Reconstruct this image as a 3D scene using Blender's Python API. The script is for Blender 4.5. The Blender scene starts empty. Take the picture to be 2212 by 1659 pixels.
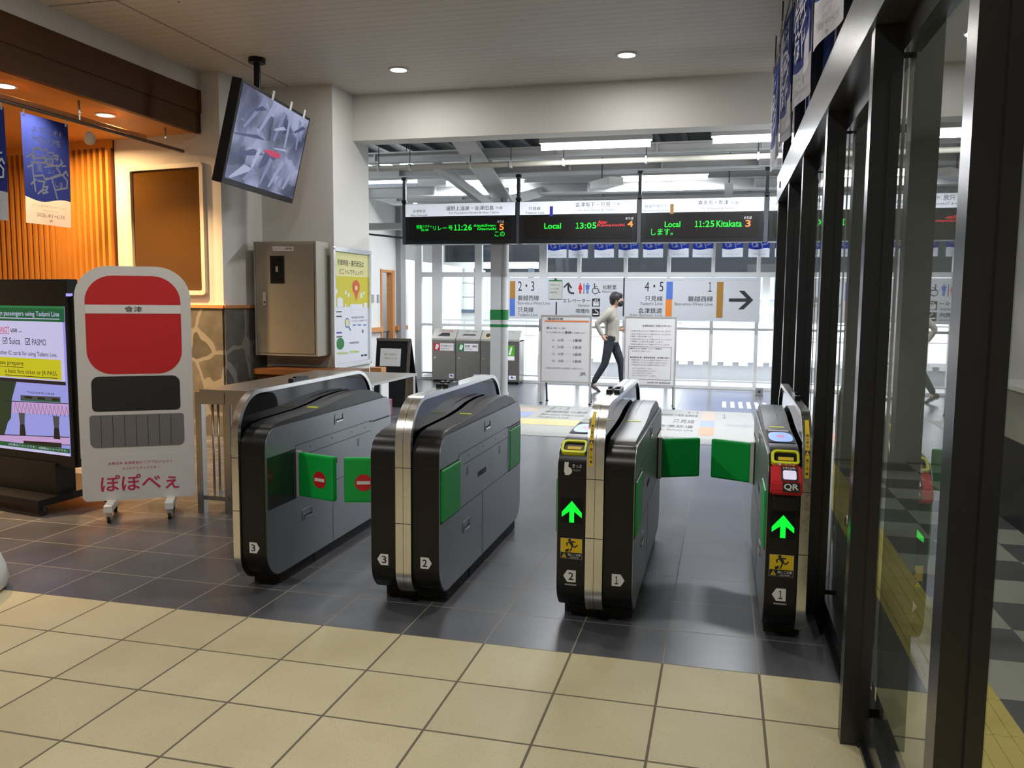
import bpy, bmesh, math, random
from mathutils import Vector, Matrix
random.seed(4)
SC = bpy.context.scene
COL = SC.collection
R_ = math.radians

# ------------------------------------------------------------------ camera, world, exposure
cam_d = bpy.data.cameras.new('camera'); cam = bpy.data.objects.new('camera', cam_d); COL.objects.link(cam)
yaw, pitch, roll = R_(14.083), R_(-5.674), R_(0.494)
fw = Vector((-math.sin(yaw)*math.cos(pitch), math.cos(yaw)*math.cos(pitch), math.sin(pitch)))
rt = Vector((math.cos(yaw), math.sin(yaw), 0)); up = rt.cross(fw)
rt2 = rt*math.cos(roll)+up*math.sin(roll); up2 = -rt*math.sin(roll)+up*math.cos(roll)
m = Matrix((rt2, up2, -fw)).transposed().to_4x4(); m.translation = Vector((0, 0, 1.55))
cam.matrix_world = m
cam_d.sensor_fit = 'HORIZONTAL'; cam_d.sensor_width = 36; cam_d.lens = 1806.7/2212*36
cam_d.clip_start = .05; cam_d.clip_end = 300
SC.camera = cam
W = bpy.data.worlds.new('world'); SC.world = W; W.use_nodes = True
bg = W.node_tree.nodes['Background']; bg.inputs[0].default_value = (.90, .955, 1, 1); bg.inputs[1].default_value = 7
vs = SC.view_settings
vs.view_transform = 'Standard'; vs.look = 'None'; vs.gamma = 1; vs.exposure = 0; vs.use_curve_mapping = False
SC.cycles.use_denoising = True
SC.cycles.max_bounces = 8; SC.cycles.diffuse_bounces = 4; SC.cycles.glossy_bounces = 4
SC.cycles.transparent_max_bounces = 16
SC.cycles.caustics_reflective = False; SC.cycles.caustics_refractive = False
SC.cycles.sample_clamp_indirect = 6

# ------------------------------------------------------------------ materials
MATS = {}
def mat(name, col, rough=.5, metal=0., emit=0., spec=.5, noise=.06, nscale=9., bump=0., coat=0.):
    if name in MATS: return MATS[name]
    M = bpy.data.materials.new(name); M.use_nodes = True; nt = M.node_tree; N = nt.nodes; L = nt.links
    b = N['Principled BSDF']
    b.inputs['Roughness'].default_value = rough; b.inputs['Metallic'].default_value = metal
    b.inputs['Specular IOR Level'].default_value = spec; b.inputs['Coat Weight'].default_value = coat
    c4 = (*col, 1); cb_ = tuple(c*.08 for c in col) if emit >= .45 else col
    if noise > 0:
        tc = N.new('ShaderNodeTexCoord'); nz = N.new('ShaderNodeTexNoise'); nz.inputs['Scale'].default_value = nscale
        nz.inputs['Detail'].default_value = 3
        L.new(tc.outputs['Object'], nz.inputs['Vector'])
        mx = N.new('ShaderNodeMix'); mx.data_type = 'RGBA'
        mx.inputs[6].default_value = (*[c*(1-noise) for c in col], 1); mx.inputs[7].default_value = (*[min(1, c*(1+noise)) for c in col], 1)
        L.new(nz.outputs['Fac'], mx.inputs[0]); L.new(mx.outputs[2], b.inputs['Base Color'])
        if emit: L.new(mx.outputs[2], b.inputs['Emission Color'])
        if bump:
            bp = N.new('ShaderNodeBump'); bp.inputs['Strength'].default_value = bump; bp.inputs['Distance'].default_value = .01
            L.new(nz.outputs['Fac'], bp.inputs['Height']); L.new(bp.outputs[0], b.inputs['Normal'])
    else:
        b.inputs['Base Color'].default_value = (*cb_, 1)
        b.inputs['Emission Color'].default_value = c4
    b.inputs['Emission Strength'].default_value = emit
    MATS[name] = M
    return M

def nodes_of(name, rough=.5, metal=0.):
    M = bpy.data.materials.new(name); M.use_nodes = True
    b = M.node_tree.nodes['Principled BSDF']; b.inputs['Roughness'].default_value = rough; b.inputs['Metallic'].default_value = metal
    MATS[name] = M
    return M, M.node_tree.nodes, M.node_tree.links, b

def mathn(N, L, op, a, b=None, clamp=False):
    n = N.new('ShaderNodeMath'); n.operation = op; n.use_clamp = clamp
    for i, v in enumerate((a, b)):
        if v is None: continue
        if isinstance(v, (int, float)): n.inputs[i].default_value = v
        else: L.new(v, n.inputs[i])
    return n.outputs[0]

def mixc(N, L, f, a, b):
    n = N.new('ShaderNodeMix'); n.data_type = 'RGBA'
    if isinstance(f, (int, float)): n.inputs[0].default_value = f
    else: L.new(f, n.inputs[0])
    for i, v in ((6, a), (7, b)):
        if isinstance(v, tuple): n.inputs[i].default_value = (*v, 1)
        else: L.new(v, n.inputs[i])
    return n.outputs[2]

def grid_mask(N, L, sep, x0, y0, px, py, w, wy=None):
    wy = wy or w
    out = None
    for ax, o, p, ww in (('X', x0, px, w), ('Y', y0, py, wy)):
        t = mathn(N, L, 'SUBTRACT', sep.outputs[ax], o); t = mathn(N, L, 'DIVIDE', t, p)
        t = mathn(N, L, 'FRACT', t); t = mathn(N, L, 'SUBTRACT', t, .5); t = mathn(N, L, 'ABSOLUTE', t)
        t = mathn(N, L, 'GREATER_THAN', t, .5-ww/p/2)
        out = t if out is None else mathn(N, L, 'MAXIMUM', out, t)
    return out

def tile_mat(name, base, base2, grout, x0, y0, p, w, rough, checker=None, speck=0.):
    M, N, L, b = nodes_of(name, rough)
    tc = N.new('ShaderNodeTexCoord'); sep = N.new('ShaderNodeSeparateXYZ'); L.new(tc.outputs['Object'], sep.inputs[0])
    nz = N.new('ShaderNodeTexNoise'); nz.inputs['Scale'].default_value = 2.3; nz.inputs['Detail'].default_value = 6
    L.new(tc.outputs['Object'], nz.inputs['Vector'])
    mr = N.new('ShaderNodeMapRange'); mr.inputs[1].default_value = .3; mr.inputs[2].default_value = .7; L.new(nz.outputs['Fac'], mr.inputs[0])
    c = mixc(N, L, mr.outputs[0], base, base2)
    # each tile a slightly different tone
    vx = mathn(N, L, 'FLOOR', mathn(N, L, 'DIVIDE', mathn(N, L, 'SUBTRACT', sep.outputs['X'], x0), p))
    vy = mathn(N, L, 'FLOOR', mathn(N, L, 'DIVIDE', mathn(N, L, 'SUBTRACT', sep.outputs['Y'], y0), p))
    cb = N.new('ShaderNodeCombineXYZ'); L.new(vx, cb.inputs[0]); L.new(vy, cb.inputs[1])
    wn = N.new('ShaderNodeTexWhiteNoise'); wn.noise_dimensions = '2D'; L.new(cb.outputs[0], wn.inputs[0])
    f = mathn(N, L, 'ADD', mathn(N, L, 'MULTIPLY', wn.outputs[0], .14), .93)
    hs = N.new('ShaderNodeHueSaturation'); L.new(c, hs.inputs['Color']); L.new(f, hs.inputs['Value']); c = hs.outputs[0]
    if checker:
        s = mathn(N, L, 'ADD', vx, vy); s = mathn(N, L, 'MODULO', mathn(N, L, 'ABSOLUTE', s), 2)
        c = mixc(N, L, s, c, checker)
    if speck:
        n2 = N.new('ShaderNodeTexNoise'); n2.inputs['Scale'].default_value = 140; n2.inputs['Detail'].default_value = 2
        L.new(tc.outputs['Object'], n2.inputs['Vector'])
        sp = mathn(N, L, 'GREATER_THAN', n2.outputs['Fac'], .64)
        c = mixc(N, L, mathn(N, L, 'MULTIPLY', sp, speck), c, (.12, .1, .07))
    g = grid_mask(N, L, sep, x0, y0, p, p, w)
    c = mixc(N, L, g, c, grout)
    L.new(c, b.inputs['Base Color'])
    rr = mathn(N, L, 'ADD', mathn(N, L, 'MULTIPLY', nz.outputs['Fac'], .08), rough-.04)
    L.new(mathn(N, L, 'MAXIMUM', rr, mathn(N, L, 'MULTIPLY', g, .8)), b.inputs['Roughness'])
    bp = N.new('ShaderNodeBump'); bp.inputs['Strength'].default_value = .2; bp.inputs['Distance'].default_value = .0015
    L.new(mathn(N, L, 'SUBTRACT', 1., g), bp.inputs['Height']); L.new(bp.outputs[0], b.inputs['Normal'])
    return M

tile_mat('tan_tile', (.515, .448, .268), (.585, .518, .330), (.14, .12, .085), -.205, 3.53, .4, .010, .50, speck=.35)
tile_mat('grey_tile', (.068, .070, .080), (.108, .111, .124), (.30, .28, .22), -.205, 3.91, .4, .0055, .30)
tile_mat('checker_tile', (.10, .105, .115), (.13, .135, .14), (.14, .14, .13), -.205, 3.55, .4, .004, .42, checker=(.36, .36, .32))
tile_mat('tactile_tile', (.55, .43, .12), (.62, .50, .16), (.35, .28, .1), 1.11, 3.53, .3, .004, .55)

def plank_mat(name, col, groove, p, axis, rough=.5):
    M, N, L, b = nodes_of(name, rough)
    tc = N.new('ShaderNodeTexCoord'); sep = N.new('ShaderNodeSeparateXYZ'); L.new(tc.outputs['Object'], sep.inputs[0])
    t = mathn(N, L, 'FRACT', mathn(N, L, 'DIVIDE', sep.outputs[axis], p)); g = mathn(N, L, 'LESS_THAN', t, .05)
    nz = N.new('ShaderNodeTexNoise'); nz.inputs['Scale'].default_value = 1.2; L.new(tc.outputs['Object'], nz.inputs['Vector'])
    c = mixc(N, L, nz.outputs['Fac'], tuple(x*.93 for x in col), tuple(x*1.04 for x in col))
    c = mixc(N, L, g, c, groove)
    L.new(c, b.inputs['Base Color'])
    bp = N.new('ShaderNodeBump'); bp.inputs['Strength'].default_value = .5; bp.inputs['Distance'].default_value = .004; bp.invert = True
    L.new(g, bp.inputs['Height']); L.new(bp.outputs[0], b.inputs['Normal'])
    return M
plank_mat('ceiling_plank', (.62, .60, .55), (.36, .35, .32), .125, 'Y')
plank_mat('ribbed_blue', (.018, .024, .036), (.004, .005, .007), .12, 'X', .5)
plank_mat('corrugated', (.030, .032, .034), (.012, .012, .012), .22, 'X', .6)

def wood_mat(name, a, b2, rough=.4, stretch=(14, 14, .8)):
    M, N, L, b = nodes_of(name, rough)
    tc = N.new('ShaderNodeTexCoord'); mp = N.new('ShaderNodeMapping'); mp.inputs['Scale'].default_value = stretch
    L.new(tc.outputs['Object'], mp.inputs[0])
    nz = N.new('ShaderNodeTexNoise'); nz.inputs['Scale'].default_value = 2.5; nz.inputs['Detail'].default_value = 6; nz.inputs['Distortion'].default_value = .6
    L.new(mp.outputs[0], nz.inputs['Vector'])
    L.new(mixc(N, L, nz.outputs['Fac'], a, b2), b.inputs['Base Color']); b.inputs['Specular IOR Level'].default_value = .2
    return M
wood_mat('cedar', (.50, .19, .03), (.74, .33, .065), .45)
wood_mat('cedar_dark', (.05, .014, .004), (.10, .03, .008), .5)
wood_mat('fascia_wood', (.06, .022, .005), (.105, .042, .010), .5, (10, .8, 10))
wood_mat('wood_soffit', (.50, .21, .05), (.68, .31, .085), .5, (10, .8, 10))
wood_mat('walnut', (.13, .055, .02), (.20, .09, .035), .4)
wood_mat('rail_wood', (.45, .19, .06), (.55, .26, .10), .45, (.8, .8, 10))

def stone_mat():
    M, N, L, b = nodes_of('crazy_stone', .7)
    tc = N.new('ShaderNodeTexCoord'); mp = N.new('ShaderNodeMapping'); mp.inputs['Scale'].default_value = (2.3, 2.3, 1.9)
    nzd = N.new('ShaderNodeTexNoise'); nzd.inputs['Scale'].default_value = 2.2
    L.new(tc.outputs['Object'], nzd.inputs['Vector'])
    add = N.new('ShaderNodeVectorMath'); add.operation = 'MULTIPLY_ADD'; add.inputs[1].default_value = (.2, .2, .2)
    L.new(nzd.outputs['Color'], add.inputs[0]); L.new(tc.outputs['Object'], add.inputs[2]); L.new(add.outputs[0], mp.inputs[0])
    v = N.new('ShaderNodeTexVoronoi'); v.feature = 'DISTANCE_TO_EDGE'; v.inputs['Scale'].default_value = 1; v.inputs['Randomness'].default_value = .9
    v2 = N.new('ShaderNodeTexVoronoi'); v2.inputs['Scale'].default_value = 1; v2.inputs['Randomness'].default_value = .9
    L.new(mp.outputs[0], v.inputs['Vector']); L.new(mp.outputs[0], v2.inputs['Vector'])
    nz = N.new('ShaderNodeTexNoise'); nz.inputs['Scale'].default_value = 7; nz.inputs['Detail'].default_value = 8; L.new(tc.outputs['Object'], nz.inputs['Vector'])
    c = mixc(N, L, nz.outputs['Fac'], (.040, .038, .033), (.125, .122, .108))
    sp = N.new('ShaderNodeSeparateColor'); L.new(v2.outputs['Color'], sp.inputs[0])
    hs = N.new('ShaderNodeHueSaturation'); L.new(c, hs.inputs['Color']); L.new(mathn(N, L, 'ADD', mathn(N, L, 'MULTIPLY', sp.outputs[0], .7), .65), hs.inputs['Value'])
    mort = mathn(N, L, 'LESS_THAN', v.outputs['Distance'], .045)
    L.new(mixc(N, L, mort, hs.outputs[0], (.20, .195, .175)), b.inputs['Base Color'])
    bp = N.new('ShaderNodeBump'); bp.inputs['Strength'].default_value = .6; bp.inputs['Distance'].default_value = .02
    L.new(v.outputs['Distance'], bp.inputs['Height']); L.new(bp.outputs[0], b.inputs['Normal'])
stone_mat()

def brushed(name, col, rough, axis_scale=(2, 2, 160)):
    M, N, L, b = nodes_of(name, rough, 1.)
    tc = N.new('ShaderNodeTexCoord'); mp = N.new('ShaderNodeMapping'); mp.inputs['Scale'].default_value = axis_scale
    L.new(tc.outputs['Object'], mp.inputs[0])
    nz = N.new('ShaderNodeTexNoise'); nz.inputs['Scale'].default_value = 1; nz.inputs['Detail'].default_value = 4; L.new(mp.outputs[0], nz.inputs['Vector'])
    L.new(mixc(N, L, nz.outputs['Fac'], tuple(x*.9 for x in col), tuple(min(1, x*1.08) for x in col)), b.inputs['Base Color'])
    L.new(mathn(N, L, 'ADD', mathn(N, L, 'MULTIPLY', nz.outputs['Fac'], .16), rough-.08), b.inputs['Roughness'])
brushed('gate_silver', (.39, .405, .42), .42, (1, 3, 180))
brushed('chrome', (.72, .71, .68), .22, (60, 60, 60))
brushed('stainless', (.40, .39, .37), .34, (2, 2, 120))
brushed('aluminium', (.74, .75, .76), .40, (60, 60, 60))
brushed('bin_steel', (.30, .29, .275), .38, (120, 2, 2))

def glass_mat(name, tint, ior=1.45):
    M = bpy.data.materials.new(name); M.use_nodes = True; nt = M.node_tree; N = nt.nodes; L = nt.links
    N.remove(N['Principled BSDF']); out = N['Material Output']
    tr = N.new('ShaderNodeBsdfTransparent'); tr.inputs[0].default_value = (*tint, 1)
    gl = N.new('ShaderNodeBsdfGlossy'); gl.inputs['Roughness'].default_value = .01
    fr = N.new('ShaderNodeFresnel'); fr.inputs[0].default_value = ior; ge = N.new('ShaderNodeNewGeometry')
    f = mathn(N, L, 'MULTIPLY', fr.outputs[0], mathn(N, L, 'SUBTRACT', 1., ge.outputs['Backfacing'])); f = mathn(N, L, 'MULTIPLY', f, 1.6, True)
    mx = N.new('ShaderNodeMixShader'); L.new(f, mx.inputs[0]); L.new(tr.outputs[0], mx.inputs[1]); L.new(gl.outputs[0], mx.inputs[2])
    L.new(mx.outputs[0], out.inputs[0]); MATS[name] = M
glass_mat('glass', (.88, .93, .91)); glass_mat('clear_glass', (.95, .97, .97))

def cctv_mat():
    M, N, L, b = nodes_of('security_picture', .35)
    tc = N.new('ShaderNodeTexCoord')
    v = N.new('ShaderNodeTexVoronoi'); v.feature = 'F1'; v.distance = 'CHEBYCHEV'; v.inputs['Scale'].default_value = 5.5
    mp = N.new('ShaderNodeMapping'); mp.inputs['Rotation'].default_value = (.5, .2, .9); mp.inputs['Scale'].default_value = (1.6, .7, 1)
    L.new(tc.outputs['Object'], mp.inputs[0]); L.new(mp.outputs[0], v.inputs['Vector'])
    sp = N.new('ShaderNodeSeparateColor'); L.new(v.outputs['Color'], sp.inputs[0])
    w = N.new('ShaderNodeTexWave'); w.inputs['Scale'].default_value = 1.3; w.inputs['Distortion'].default_value = 7; w.inputs['Detail'].default_value = 3
    L.new(tc.outputs['Object'], w.inputs['Vector'])
    f = mathn(N, L, 'ADD', mathn(N, L, 'MULTIPLY', sp.outputs[0], .55), mathn(N, L, 'MULTIPLY', w.outputs['Fac'], .5))
    r = N.new('ShaderNodeValToRGB'); L.new(f, r.inputs[0])
    e = r.color_ramp.elements; e[0].color = (.025, .035, .10, 1); e[0].position = .12; e[1].color = (.36, .40, .62, 1); e[1].position = .95
    x = e.new(.5); x.color = (.13, .15, .26, 1)
    b.inputs['Base Color'].default_value = (.02, .02, .02, 1)
    L.new(r.outputs[0], b.inputs['Emission Color']); b.inputs['Emission Strength'].default_value = .8
cctv_mat()

# plain colours
WALL = mat('white_wall', (.66, .655, .63), .65, nscale=3, noise=.03)
WHITE = mat('white_paint', (.72, .73, .72), .45, noise=.03)
BLACKP = mat('black_plastic', (.009, .009, .0095), .33, spec=.32)
BLACKM = mat('black_metal', (.010, .0105, .012), .35, spec=.25)
FRAME = mat('dark_frame', (.014, .015, .017), .26, spec=.7)
TRANS = mat('grey_beam', (.16, .165, .18), .25, metal=.7)
ACRYL = mat('black_acrylic', (.005, .005, .006), .04, spec=.35, noise=0)
COVER = mat('cover_grey', (.030, .030, .031), .34)
RUBBER = mat('rubber', (.015, .015, .015), .7)
GREEN = mat('flap_green', (.007, .40, .065), .42, spec=.3)
LGREEN = mat('sign_green', (.01, .19, .045), .5)
RED = mat('sign_red', (.55, .012, .018), .45)
QRRED = mat('reader_red', (.62, .022, .03), .35)
YEL = mat('sign_yellow', (.72, .50, .01), .5)
LYEL = mat('neon_yellow', (.72, .78, .02), .45)
INK = mat('ink', (.012, .012, .014), .6, noise=0)
GINK = mat('grey_ink', (.13, .13, .14), .6, noise=0)
PAPER = mat('paper', (.74, .74, .75), .6, noise=.02)
LIT = mat('lit_white', (.80, .84, .92), .4, emit=.43, noise=0)
LED_BG = mat('led_panel', (.008, .007, .006), .4, spec=.2)
LED_G = mat('led_green', (.0, .88, .035), .5, emit=1.2, noise=0)
LED_R = mat('led_red', (1., .02, .03), .5, emit=1.1, noise=0)
LED_O = mat('led_orange', (1., .22, .03), .5, emit=1.6, noise=0)
LAMP = mat('lamp_white', (1, 1, 1), .4, emit=9, noise=0)
LAMPW = mat('lamp_warm', (1, .80, .5), .4, emit=9, noise=0)
BLUE = mat('banner_blue', (.022, .045, .30), .7, bump=.15, nscale=5)
BWHITE = mat('banner_white', (.62, .62, .66), .7, bump=.15, nscale=5)
def cloth(M):
    N = M.node_tree.nodes; L = M.node_tree.links; b = N['Principled BSDF']; t = N.new('ShaderNodeBsdfTranslucent'); mx = N.new('ShaderNodeMixShader'); mx.inputs[0].default_value = .45
    L.new(b.inputs['Base Color'].links[0].from_socket, t.inputs[0]); L.new(b.outputs[0], mx.inputs[1]); L.new(t.outputs[0], mx.inputs[2]); L.new(mx.outputs[0], N['Material Output'].inputs[0])
cloth(BLUE); cloth(BWHITE)
BLINE = mat('banner_line', (.55, .57, .66), .7, noise=0)
BROWNL = mat('line_brown', (.30, .15, .02), .5)
BLUEL = mat('line_blue', (.065, .14, .46), .5)
ORANL = mat('line_orange', (.62, .18, .02), .5)
NAVYL = mat('line_navy', (.03, .03, .35), .5)
STEELW = mat('steel_white', (.56, .57, .57), .5, nscale=4)
DARKG = mat('pole_grey', (.05, .055, .06), .5)
CAB = mat('cabinet_beige', (.34, .33, .275), .45, noise=.03)
GREYB = mat('grey_band', (.30, .30, .31), .5)
AMBER = mat('amber_board', (.115, .05, .009), .06, spec=.6, nscale=2)

# ------------------------------------------------------------------ mesh helpers
_tcache = {}
def text_geo(s, bold=0.):
    if any(ord(ch) > 0x2e80 for ch in s): bold *= .3
    if 'M' in s: bold = 0.
    k = (s, bold)
    if k in _tcache: return _tcache[k]
    if '1' in s and 1 < len(s) <= 8 and s.isascii():
        # digits set one by one so that every 1 has its flag
        vs_, fs, x = [], [], 0.
        for ch in s:
            p, f, w, h = text_geo(ch, bold); h = .72 if ch not in ':.-><' else min(h, .6); sc = .62 if ch == '1' else 1.
            n = len(vs_); vs_ += [(x+q[0]*w*sc, q[1]*h) for q in p]; fs += [[i+n for i in g_] for g_ in f]; x += w*sc+.09
        x -= .09; r = ([(q[0]/x, q[1]/.72) for q in vs_], fs, x, .72); _tcache[k] = r; return r
    if s == '1': s = '１'
    c = bpy.data.curves.new('t', 'FONT'); c.body = s; c.size = 1; c.resolution_u = 3; c.offset = bold
    o = bpy.data.objects.new('t', c)
    me = bpy.data.meshes.new_from_object(o)
    vs_ = [v.co.copy() for v in me.vertices]; fs = [list(p.vertices) for p in me.polygons]
    bpy.data.objects.remove(o); bpy.data.curves.remove(c); bpy.data.meshes.remove(me)
    x0 = min(v.x for v in vs_); x1 = max(v.x for v in vs_); y0 = min(v.y for v in vs_); y1 = max(v.y for v in vs_)
    r = ([((v.x-x0)/max(x1-x0, 1e-6), (v.y-y0)/max(y1-y0, 1e-6)) for v in vs_], fs, (x1-x0), (y1-y0))
    _tcache[k] = r
    return r

class MB:
    def __init__(s): s.bm = bmesh.new(); s.mats = []; s.smooth = False
    def mi(s, m):
        m = MATS[m] if isinstance(m, str) else m
        if m not in s.mats: s.mats.append(m)
        return s.mats.index(m)
    def faces(s, vs_, fs, m, smooth=False):
        i = s.mi(m); b = [s.bm.verts.new(v) for v in vs_]
        for f in fs:
            try: q = s.bm.faces.new([b[k] for k in f]); q.material_index = i; q.smooth = smooth
            except ValueError: pass
        return b
    def box(s, x0, x1, y0, y1, z0, z1, m, M=None, bev=0.):
        vs_ = [Vector((x, y, z)) for x in (x0, x1) for y in (y0, y1) for z in (z0, z1)]
        if M is not None: vs_ = [M @ v for v in vs_]
        b = s.faces(vs_, [(0, 1, 3, 2), (4, 6, 7, 5), (0, 4, 5, 1), (2, 3, 7, 6), (0, 2, 6, 4), (1, 5, 7, 3)], m)
        if bev:
            es = list({e for v in b for e in v.link_edges})
            bmesh.ops.bevel(s.bm, geom=es, offset=bev, segments=2, affect='EDGES', profile=.6)
        return s
    def prism(s, pts, off, m, smooth=False, capm=None):
        """pts: planar loop of 3D points, off: extrusion vector"""
        n = len(pts); off = Vector(off); a = [Vector(p) for p in pts]; b = [p+off for p in a]
        i = s.mi(m); va = [s.bm.verts.new(v) for v in a]; vb = [s.bm.verts.new(v) for v in b]
        for k in range(n):
            q = s.bm.faces.new((va[k], va[(k+1) % n], vb[(k+1) % n], vb[k])); q.material_index = i; q.smooth = smooth
        j = s.mi(capm) if capm else i
        q = s.bm.faces.new(va[::-1]); q.material_index = j
        q = s.bm.faces.new(vb); q.material_index = j
        return s
    def ring(s, outer, inner, off, m):
        n = len(outer); off = Vector(off); i = s.mi(m)
        O0 = [s.bm.verts.new(p) for p in outer]; I0 = [s.bm.verts.new(p) for p in inner]
        O1 = [s.bm.verts.new(Vector(p)+off) for p in outer]; I1 = [s.bm.verts.new(Vector(p)+off) for p in inner]
        for k in range(n):
            l = (k+1) % n
            for q, sm in (((O0[k], O0[l], O1[l], O1[k]), True), ((I0[l], I0[k], I1[k], I1[l]), True), ((O0[l], O0[k], I0[k], I0[l]), False), ((O1[k], O1[l], I1[l], I1[k]), False)):
                f = s.bm.faces.new(q); f.material_index = i; f.smooth = sm
        return s
    def cyl(s, p0, p1, r0, m, r1=None, seg=20, caps=True):
        p0 = Vector(p0); p1 = Vector(p1); r1 = r0 if r1 is None else r1; d = (p1-p0).normalized()
        a = d.orthogonal().normalized(); b = d.cross(a); i = s.mi(m)
        A = [s.bm.verts.new(p0+(a*math.cos(t)+b*math.sin(t))*r0) for t in [2*math.pi*k/seg for k in range(seg)]]
        B = [s.bm.verts.new(p1+(a*math.cos(t)+b*math.sin(t))*r1) for t in [2*math.pi*k/seg for k in range(seg)]]
        for k in range(seg):
            q = s.bm.faces.new((A[k], A[(k+1) % seg], B[(k+1) % seg], B[k])); q.material_index = i; q.smooth = True
        if caps:
            q = s.bm.faces.new(A[::-1]); q.material_index = i; q = s.bm.faces.new(B); q.material_index = i
        return s
    def tube(s, pts, r, m, seg=10):
        for a, b in zip(pts, pts[1:]): s.cyl(a, b, r, m, seg=seg)
        return s
    def ball(s, c, r, m, sc=(1, 1, 1), seg=20):
        i = s.mi(m); M = Matrix.Translation(c) @ Matrix.Diagonal((*[r*k for k in sc], 1))
        g = bmesh.ops.create_uvsphere(s.bm, u_segments=seg, v_segments=seg//2+2, radius=1, matrix=M)
        for v in g['verts']:
            for f in v.link_faces: f.material_index = i; f.smooth = True
        return s
    def bar(s, p0, p1, w, h, m, upv=(0, 0, 1)):
        p0 = Vector(p0); p1 = Vector(p1); d = (p1-p0).normalized(); sx = d.cross(Vector(upv)).normalized(); sy = sx.cross(d)
        o = [(-1, -1), (1, -1), (1, 1), (-1, 1)]
        return s.prism([p0+sx*a*w/2+sy*b*h/2 for a, b in o], p1-p0, m)
    def build(s, name, parent=None, loc=None):
        bmesh.ops.recalc_face_normals(s.bm, faces=s.bm.faces[:])
        for e in s.bm.edges:
            if len(e.link_faces) == 2 and e.calc_face_angle(0) > .6: e.smooth = False
        me = bpy.data.meshes.new(name); s.bm.to_mesh(me); s.bm.free()
        for m_ in s.mats: me.materials.append(m_)
        o = bpy.data.objects.new(name, me); COL.objects.link(o)
        if parent: o.parent = parent
        if loc: o.location = loc
        return o

class Panel:
    """a drawing surface: origin O (bottom left), right U, up V, all in the thing's own coordinates; w x h metres"""
    def __init__(s, mb, O, U, V, w, h, cal=None):
        s.mb = mb; s.O = Vector(O); s.U = Vector(U).normalized(); s.V = Vector(V).normalized(); s.N = s.U.cross(s.V); s.w = w; s.h = h; s.cal = cal; s.k = 0
    def uv(s, x, y):
        if not s.cal: return x*s.w, y*s.h
        xl, xr, ytl, ytr, ybl, ybr = s.cal
        u = (x-xl)/(xr-xl); yt = ytl+(ytr-ytl)*u; yb = ybl+(ybr-ybl)*u
        return u*s.w, (1-(y-yt)/(yb-yt))*s.h
    def lift(s, l): s.k += 1; return l+s.k*1.5e-5
    def P(s, u, v, l): return s.O+s.U*u+s.V*v+s.N*l
    def rect(s, x0, x1, y0, y1, m, l=.0015):
        return s.poly([(x0, y0), (x1, y0), (x1, y1), (x0, y1)], m, l)
    def poly(s, pts, m, l=.0015):
        l = s.lift(l); q = [s.P(*s.uv(*p), l) for p in pts]; i = s.mb.mi(m)
        f = s.mb.bm.faces.new([s.mb.bm.verts.new(p) for p in q]); f.material_index = i
        return s
    def disc(s, x, y, r, m, l=.002, sx=1., seg=28):
        l = s.lift(l); u, v = s.uv(x, y); i = s.mb.mi(m)
        f = s.mb.bm.faces.new([s.mb.bm.verts.new(s.P(u+r*sx*math.cos(2*math.pi*k/seg), v+r*math.sin(2*math.pi*k/seg), l)) for k in range(seg)]); f.material_index = i
        return s
    def line(s, pts, wd, m, l=.002):
        uvs = [s.uv(*p) for p in pts]; i = s.mb.mi(m)
        for (a, b), (c, d) in zip(uvs, uvs[1:]):
            l = s.lift(l); dx, dy = c-a, d-b; n = math.hypot(dx, dy) or 1; ox, oy = -dy/n*wd/2, dx/n*wd/2; ex, ey = dx/n*wd*.3, dy/n*wd*.3
            q = [(a+ox-ex, b+oy-ey), (a-ox-ex, b-oy-ey), (c-ox+ex, d-oy+ey), (c+ox+ex, d+oy+ey)]
            f = s.mb.bm.faces.new([s.mb.bm.verts.new(s.P(*p, l)) for p in q]); f.material_index = i
        return s
    def arc(s, x, y, r, a0, a1, wd, m, l=.002, n=14):
        u, v = s.uv(x, y); i = s.mb.mi(m); pr = None
        for k in range(n+1):
            t = R_(a0+(a1-a0)*k/n); c = (math.cos(t), math.sin(t))
            p = (s.P(u+c[0]*(r-wd/2), v+c[1]*(r-wd/2), l), s.P(u+c[0]*(r+wd/2), v+c[1]*(r+wd/2), l))
            if pr:
                f = s.mb.bm.faces.new([s.mb.bm.verts.new(q) for q in (pr[0], pr[1], p[1], p[0])]); f.material_index = i
            pr = p
        return s
    def text(s, t, x0, x1, y0, y1, m, bold=0., l=.002, keep=False):
        l = s.lift(l); u0, va = s.uv(x0, (y0+y1)/2); u1, _ = s.uv(x1, (y0+y1)/2); xm = (x0+x1)/2
        v0, v1 = sorted((s.uv(xm, y0)[1], s.uv(xm, y1)[1])); u0, u1 = min(u0, u1), max(u0, u1)
        pts, fs, w, h = text_geo(t, bold)
        if keep:
            k = (v1-v0)/h; ww = w*k; u1 = u0+ww
        s.mb.faces([s.P(u0+(u1-u0)*p[0], v0+(v1-v0)*p[1], l) for p in pts], fs, m)
        return s

def rrect(x0, x1, y0, y1, r, seg=6):
    """rounded rectangle outline, radii (bl, br, tr, tl)"""
    if not isinstance(r, (tuple, list)): r = (r,)*4
    out = []
    for (cx_, cy_, rr, a0) in ((x0+r[0], y0+r[0], r[0], 180), (x1-r[1], y0+r[1], r[1], 270), (x1-r[2], y1-r[2], r[2], 0), (x0+r[3], y1-r[3], r[3], 90)):
        for k in range(seg+1):
            t = R_(a0+90*k/seg); out.append((cx_+rr*math.cos(t), cy_+rr*math.sin(t)))
    return out

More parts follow.
